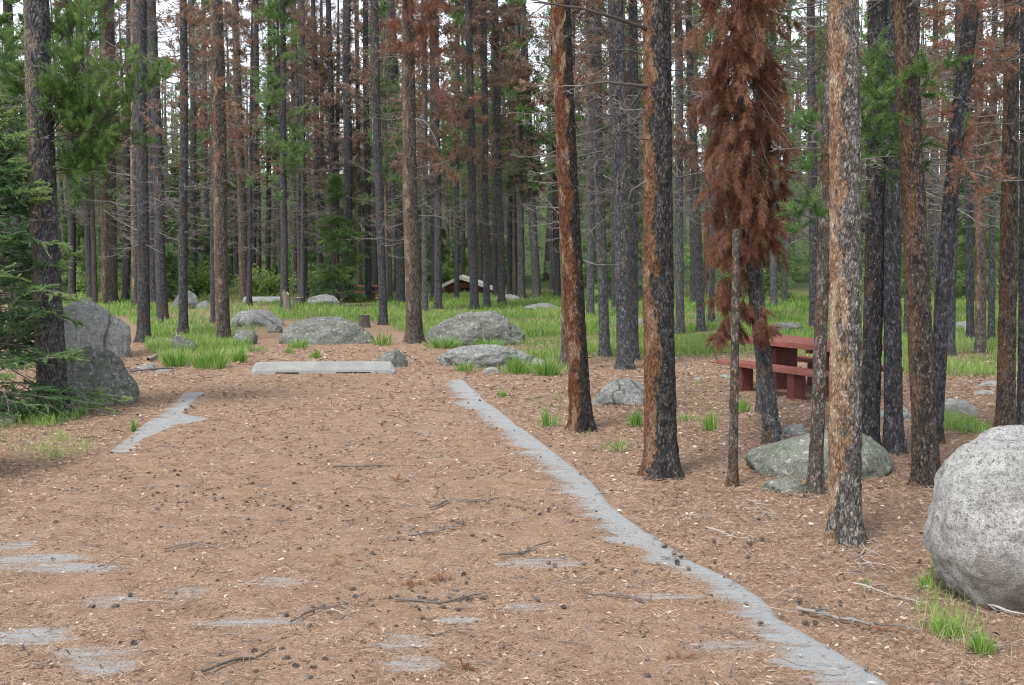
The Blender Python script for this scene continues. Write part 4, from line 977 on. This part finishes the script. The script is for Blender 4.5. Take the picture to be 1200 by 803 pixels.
rock(620, 640, 420, 430, 'small grey stone at right end of the flat ledge', 'rock_slab', .8, 40, name='stone', cat='stone')

# ---------------------------------------------------------------- wheel stops
def loft(secs):
    """secs: list of (x, [(y,z)...]) same count"""
    k = len(secs[0][1]); V = [(x, y, z) for x, pr in secs for (y, z) in pr]; n = len(secs)
    q = [(i*k+j, i*k+(j+1) % k, (i+1)*k+(j+1) % k, (i+1)*k+j) for i in range(n-1) for j in range(k)]
    return V, q, [list(range(k))[::-1], [(n-1)*k+j for j in range(k)]]
def poly_obj(name, V, faces, mat, parent=None, bevel=0.0, **kw):
    me = bpy.data.meshes.new(name); me.from_pydata([tuple(v) for v in V], [], [list(f) for f in faces]); me.update(); me.materials.append(mat)
    o = link(name, me, parent, **kw)
    if bevel: b = o.modifiers.new('b', 'BEVEL'); b.width = bevel; b.segments = 2; b.limit_method = 'ANGLE'
    return o
def wheel_stop(xl, xr, yb, label, H=.17, W=.19, rot=0.0):
    a = gp(xl, yb); b = gp(xr, yb); L = b[0]-a[0]; c = (a+b)/2
    def pr(h, b0, wsc=1.0):
        w = W/2*wsc; return [(-w, b0), (-w, .05*h/.15+b0*.3), (-w*.5, h), (w*.5, h), (w, .05*h/.15+b0*.3), (w, b0)]
    xs = [(-.5, .10), (-.495, .11), (-.47, H)]
    secs = [(-.5*L, pr(.085, 0, .96)), (-.47*L, pr(H*.97, 0))]
    for x, bz in ((-.335, 0), (-.333, .035), (-.17, .035), (-.168, 0), (.09, 0), (.092, .035), (.335, .035), (.337, 0)): secs.append((x*L, pr(H, bz)))
    secs += [(.47*L, pr(H*.97, 0)), (.5*L, pr(.085, 0, .96))]
    V, q, caps = loft(secs)
    o = poly_obj('wheel_stop', V, q+caps, M['concrete'], None, .012, label=label, category='wheel stop'); o.location = (c[0], c[1]+W/2, tz(c[0], c[1])); o.rotation_euler = (0, 0, rot)
wheel_stop(295, 462, 439, 'weathered grey concrete wheel stop lying across the end of the driveway', .2, .2, math.radians(2))
wheel_stop(284, 330, 355, 'pale concrete wheel stop of the far campsite, between pine trunks', .24, .2)

# ---------------------------------------------------------------- picnic tables
def boxv(cx, cy, cz, sx, sy, sz):
    V = [(cx+a*sx/2, cy+b*sy/2, cz+c*sz/2) for c in (-1, 1) for a, b in ((-1, -1), (1, -1), (1, 1), (-1, 1))]
    return V, [(3, 2, 1, 0), (4, 5, 6, 7), (0, 1, 5, 4), (1, 2, 6, 5), (2, 3, 7, 6), (3, 0, 4, 7)]
def boxes(name, bl, mat, parent, bevel=.006):
    V = []; Fc = []
    for b in bl:
        v, f = boxv(*b); Fc += [tuple(i+len(V) for i in q) for q in f]; V += v
    return poly_obj(name, V, Fc, mat, parent, bevel)
def picnic(cx, cy, rot, label, L=1.06, Wd=.46, boff=.65, loff=.555, z=.72, bz=.41):
    T = thing('picnic_table', label, 'picnic table', (cx, cy, tz(cx, cy))); T.rotation_euler = (0, 0, rot)
    pl = .88/5; boxes('tabletop', [(0, (-.352+i*.176)*Wd/.44, z-.03, 2*L, .166*Wd/.44, .075) for i in range(5)], M['red_paint'], T)
    boxes('batten', [(-.5, 0, z-.095, .09, 2*Wd-.08, .05)], M['maroon_paint'], T); boxes('batten', [(.5, 0, z-.095, .09, 2*Wd-.08, .05)], M['maroon_paint'], T)
    for s_ in (-1, 1):
        boxes('pedestal', [(s_*.5, 0, (z-.11)/2-.05, .16, .40, z-.11+.1)], M['maroon_paint'], T, .02)
        bench = boxes('bench_seat', [(0, s_*boff-.075, bz-.03, 2*L*.98, .14, .065), (0, s_*boff+.075, bz-.03, 2*L*.98, .14, .065)], M['red_paint'], T)
        for e in (-1, 1): boxes('bench_leg', [(e*loff, s_*boff, (bz-.05)/2-.05, .14, .22, bz-.05+.1)], M['maroon_paint'], T, .02)
picnic(4.13, 16.67, math.atan2(-.89, .45), 'red painted picnic table with two benches on block legs, behind the thin trunks')
g_ = gp(420, 352); picnic(g_[0], g_[1]+1, .05, 'small far red picnic table between the pines beyond the big mottled boulder', L=.7, Wd=.35, boff=.5, loff=.4, z=.6, bz=.36)

# ---------------------------------------------------------------- cabin
def cabin():
    Yd = 58; c = at(543, 345, Yd); T = thing('cabin', 'small brown cabin with pale sloping roof seen between the far pines', 'cabin', (c[0], Yd+1.5, tz(c[0], Yd))); m = mpp(Yd)
    hw = 31*m; zb = tz(c[0], Yd); ze = at(0, 337, Yd)[2]-zb; zr = at(0, 327, Yd)[2]-zb; th = .16; D = 1.5
    # gabled end towards the camera; ridge left of the middle
    w = hw*.72; rx_ = -.12*hw
    V = []; 
    prof = [(-w, -.3), (w, -.3), (w, ze+.05), (rx_, zr-.12), (-w, ze+.02)]
    V = [(x, y, z) for y in (-D, D) for x, z in prof]; n = 5
    Fc = [tuple(range(n)), tuple(range(2*n-1, n-1, -1))]+[(i, i+n, (i+1) % n+n, (i+1) % n) for i in range(n)]
    poly_obj('wall', V, Fc, M['cabin_wood'], T)
    for nm, (a, b) in (('roof', ((-hw, ze-.12), (rx_, zr))), ('roof', ((rx_, zr), (hw*1.15, ze-.15)))):
        V = [(x, y, z+dz) for y in (-D-.5, D+.5) for (x, z) in (a, b) for dz in (0, th)]
        poly_obj('roof', V, [(0, 2, 3, 1), (4, 5, 7, 6), (0, 1, 5, 4), (2, 6, 7, 3), (1, 3, 7, 5), (0, 4, 6, 2)], M['roof'], T)
    boxes('doorway', [(.15*w, -D-.01, (ze)/2, .5, .05, ze*.9)], M['dark_void'], T); boxes('post', [(-w*.98, -D-.4, ze/2, .1, .1, ze)], M['cabin_wood'], T)
cabin()

# ---------------------------------------------------------------- stumps and snag
def stump(x, yb, wpx, hpx, label, bark='stump_bark', seed=1, jag=.15, name='tree_stump', top='stump_wood', lean=0.0):
    g_ = gp(x, yb); m = mpp(g_[1]); r = wpx/2*m; h = hpx*m; k = 26; T = thing(name, label, 'stump', (g_[0], g_[1], tz(g_[0], g_[1])))
    rng = np.random.default_rng(seed); zs = np.linspace(-.1, 1, 12); th = np.arange(k)*2*PI/k; TH, Z = np.meshgrid(th, zs)
    top_h = h*(1+jag*fbm(np.stack([np.cos(th)*1.5+seed, np.sin(th)*1.5, th*0], -1), 3, seed))
    ZZ = np.where(Z < 0, Z, Z*top_h[None]); Rr = r*(1+.25*np.exp(-np.clip(Z, 0, 1)*6)+.1*fbm(np.stack([np.cos(TH)*3, np.sin(TH)*3, Z*3], -1), 3, seed))*(1-.08*np.clip(Z, 0, 1))
    V = np.stack([np.cos(TH)*Rr+lean*ZZ, np.sin(TH)*Rr, ZZ], -1).reshape(-1, 3); i = np.arange(11)[:, None]*k; j = np.arange(k)[None]
    q = np.stack([i+j, i+(j+1) % k, i+k+(j+1) % k, i+k+j], -1).reshape(-1, 4)
    link('trunk', np_mesh('trunk', V, q, M[bark], None, True), T)
    top_ = V[-k:].copy(); c = top_.mean(0); c[2] -= .01; tv = np.vstack([top_*[.985, .985, 1]+[0, 0, -.004], c]); link('cut_face', np_mesh('cut_face', tv, np.array([[a, (a+1) % k, k] for a in range(k)]), M[top]), T)
stump(427, 384, 13, 15, 'short black charred stump behind the big mottled boulder', seed=2, jag=.2)
stump(631, 393, 11, 7, 'small grey cut stump in the meadow behind the long boulder', 'snag', 3, .1)
stump(338, 366, 9, 24, 'broken pale snag leaning beside the straight dark pine in the meadow', 'snag', 4, .5, name='broken_snag', lean=-.15)
stump(350, 358, 12, 9, 'dark low stump beside the broken snag', seed=6)

# ---------------------------------------------------------------- fallen branches
def stick(pts, rpx, label, mat='dead_twig', tw=5, name='fallen_branch', seed=0, group=None, lift=.012):
    rng = np.random.default_rng(seed+50); rpx = rpx*.72; tw = tw+(4 if seed < 100 else 0); W = np.array([gp(*p) for p in pts]); c = W.mean(0); m = mpp(c[1]); t = np.linspace(0, 1, 12)*(len(W)-1)
    P = np.stack([np.interp(t, np.arange(len(W)), W[:, i]) for i in range(3)], -1)-c; L = np.linalg.norm(P[-1]-P[0]); P += np.cumsum(rng.normal(size=P.shape), 0)*.016*L
    P[:, 2] = lift+rpx*m*.5+np.abs(np.sin(np.linspace(0, 3, 12)+seed))*.02
    ac = Acc(); r = rpx*m/2; ac.add(*tube1(P, r*np.linspace(1, .45, 12)*rng.uniform(.8, 1.3, 12), 7), a=rng.uniform(.4, .8))
    for i in range(tw):
        q, d = on(P[None], np.array([rng.uniform(.15, .9)])); dd = nrm(d*rng.choice([1, 1, -.4])+rng.normal(size=(1, 3))*np.array([.8, .8, .3])); dd[:, 2] = abs(dd[:, 2])*.6
        p2 = grow(q, dd, np.array([L*rng.uniform(.1, .28)]), 5, .05, [-.2], rng); p2[..., 2] = np.maximum(p2[..., 2], .01)
        ac.add(*tubes(p2, np.linspace(1, .4, 5)[None]*r*.5, 5), a=rng.uniform(.3, .9))
    link(name, ac.mesh(name, M[mat], True), None, (c[0], c[1], tz(c[0], c[1])), label=label, category='fallen branch', group=group)
stick([(238, 795), (270, 785), (300, 778), (328, 768)], 5, 'knobbly grey fallen branch at the bottom left of the driveway', seed=1)
stick([(465, 710), (510, 711), (545, 706), (572, 700)], 5, 'long fallen branch with cones in the lower middle of the driveway', seed=2, tw=7)
stick([(478, 630), (510, 628), (535, 622), (545, 612)], 3.5, 'forked twiggy branch with pale side twigs in the middle of the driveway', seed=3, tw=9)
stick([(505, 600), (530, 590), (560, 592), (590, 588)], 3, 'thin curved branch just beyond the forked twiggy one', seed=4)
stick([(585, 655), (610, 650), (640, 640)], 3.5, 'dark short branch between the forked branch and the asphalt strip', seed=5)
stick([(690, 700), (720, 704), (748, 708)], 3.5, 'dark branching twig left of the asphalt strip', seed=6, tw=6)
stick([(340, 735), (365, 722), (395, 716), (420, 700)], 3, 'curved twig at lower left of the driveway centre', seed=7)
stick([(935, 722), (975, 727), (1000, 732), (1024, 742)], 7, 'thick rotten branch on the needles in front of the orange-sided pine', seed=8, tw=5)
stick([(1025, 735), (1050, 741), (1075, 746)], 5, 'brown stick lying right of the thick rotten branch', seed=9, tw=2)
stick([(1136, 704), (1150, 714), (1175, 722), (1215, 727)], 5.5, 'bleached white stick lying against the round granite boulder', 'pale_twig', 2, seed=10)
stick([(992, 615), (994, 645), (1002, 670)], 3, 'bleached white twig at the foot of the orange-sided pine', 'pale_twig', 3, seed=11)
stick([(775, 657), (795, 656), (815, 655)], 3.5, 'dark twig lying across the exposed asphalt strip', seed=12, tw=2)
stick([(875, 590), (882, 600), (895, 612)], 3, 'pale twig standing right of the thin pole tree', 'pale_twig', 4, seed=13)
stick([(830, 625), (860, 632), (890, 640)], 3, 'pale curved twig in the duff below the low green stone', 'pale_twig', 3, seed=14)
stick([(500, 750), (530, 746), (560, 748)], 3, 'small grey twig at the bottom centre', seed=15, tw=2)
stick([(390, 550), (430, 552), (460, 548)], 3, 'thin dark twig at the far left half of the driveway', seed=16, tw=2)
stick([(195, 650), (230, 640), (255, 648)], 3, 'bent twig on the left of the driveway', seed=17, tw=2)
stick([(160, 425), (178, 413), (187, 397)], 4.5, 'bleached curved log end between lichen boulders and dark pines', 'pale_twig', 1, seed=18)
stick([(150, 438), (175, 437), (202, 434)], 4, 'dark fallen stick beside the small flat rock at left', seed=19, tw=1)
stick([(1000, 690), (1040, 700), (1085, 715)], 3, 'thin pale twig between orange-sided pine and round boulder', 'pale_twig', 3, seed=20)
rng = np.random.default_rng(88)
for i in range(110):
    X, Yd = (v[0] for v in scatter(1, 5.2, 17)); x, y = proj(np.array([X, Yd, 0])); a = rng.uniform(0, 2*PI); L = rng.uniform(.1, .34)
    p = [proj(np.array([X+math.cos(a)*L*q, Yd+math.sin(a)*L*q, 0])) for q in (-.5, 0, .5)]
    stick(p, rng.uniform(.006, .011)/mpp(Yd), 'short dry twig lying among the fallen needles', 'pale_twig' if rng.uniform() < .4 else 'dead_twig', 2, 'twig', 200+i, 'short twigs scattered on the needles')
# ---------------------------------------------------------------- cones
def cone_mesh():
    ac = Acc(); V, Fc = ICO[4]; rng = np.random.default_rng(2); n = 70; t = (np.arange(n)+.5)/n; z = t*.05-.022; r = .019*np.sin(np.clip(t*.9+.12, 0, 1)*PI)**.7; a = np.arange(n)*2.399963
    Vc, q = tube1([(0, 0, -.022), (0, 0, -.01), (0, 0, .01), (0, 0, .03)], [.006, .013, .012, .003], 8); ac.add(Vc, q, .3)
    c = np.stack([np.cos(a)*r, np.sin(a)*r, z], -1); rad = np.stack([np.cos(a), np.sin(a), .4+0*a], -1); tan = np.stack([-np.sin(a), np.cos(a), 0*a], -1)
    V = np.stack([c-rad*.006-tan*.004, c-rad*.006+tan*.004, c+rad*.004+tan*.005, c+rad*.006, c+rad*.004-tan*.005], 1).reshape(-1, 3); i = np.arange(n)[:, None]*5
    ac.add(V, i+np.array([[0, 1, 2, 4]]), .5); ac.T.append((i+np.array([[4, 2, 3]]))+ac.n-len(V)); return ac.mesh('pine_cone', M['cone'])
CM = cone_mesh()
cl = [(380, 520), (560, 560), (300, 600), (170, 560), (640, 600), (450, 500), (430, 660), (230, 480), (500, 628), (520, 705), (300, 778), (480, 712), (670, 663), (240, 590), (385, 718), (550, 705), (820, 655), (340, 590), (950, 730), (880, 640), (210, 585)]
for i in range(295):
    if i < 190:
        x, y = cl[i % len(cl)]; g_ = gp(x+rng.normal(0, 34), y+rng.normal(0, 9)); X, Yd = g_[0], g_[1]
    else: X, Yd = (v[0] for v in scatter(1, 5.2, 16, .6))
    o = link('pine_cone', CM, None, (X, Yd, tz(X, Yd)+.022), label='small grey-brown pine cone lying among the fallen needles', category='pine cone', group='pine cones scattered on the ground')
    s_ = rng.uniform(.34, .72); o.scale = (s_, s_, s_*1.15); o.rotation_euler = (rng.normal(PI/2, .3), rng.uniform(-.5, .5), rng.uniform(0, 6.28))
# rusty fallen needle tufts on the driveway
for j, (x, y, n_, lab) in enumerate([(392, 664, 5, 'rusty fallen needle tuft beside the twigs in the left half of the driveway'), (412, 660, 4, 'rusty upright needle tuft right of its twin on the driveway'), (480, 690, 9, 'loose spread heap of orange needles before the long fallen branch'), (515, 684, 7, 'orange needle heap nearest the long fallen branch, right side'),
                               (462, 565, 4, 'small rust-red needle tuft in the middle of the driveway, far half'), (435, 648, 3, 'flattened rusty needle sprig above the twin tufts'), (790, 776, 4, 'rusty needle tuft at the bottom right of the driveway'), (548, 787, 3, 'little orange needle tuft at the bottom centre'), (1040, 740, 6, 'rusty needle sprig beside the brown stick at right'), (408, 655, 3, 'small rusty sprig just beyond the twin tufts')]):
    g_ = gp(x, y); p = rng.normal(0, .02, (n_, 3)); p[:, 2] = .012; d = rng.normal(size=(n_, 3)); d[:, 2] = np.abs(d[:, 2])*.5
    V, Ff, ti = inst(TN, p, d, rng.uniform(.35, .6, n_), np.full(n_, .75), rng); V[:, 2] = np.maximum(V[:, 2], .006); a = Acc(); a.add(V, Ff, ti)
    link('needle_sprig', a.mesh('needle_sprig', M['rust']), None, (g_[0], g_[1], tz(g_[0], g_[1])), label=lab, category='needle sprig')
print('objects', len(bpy.data.objects), 'polys', sum(len(m.polygons) for m in bpy.data.meshes))
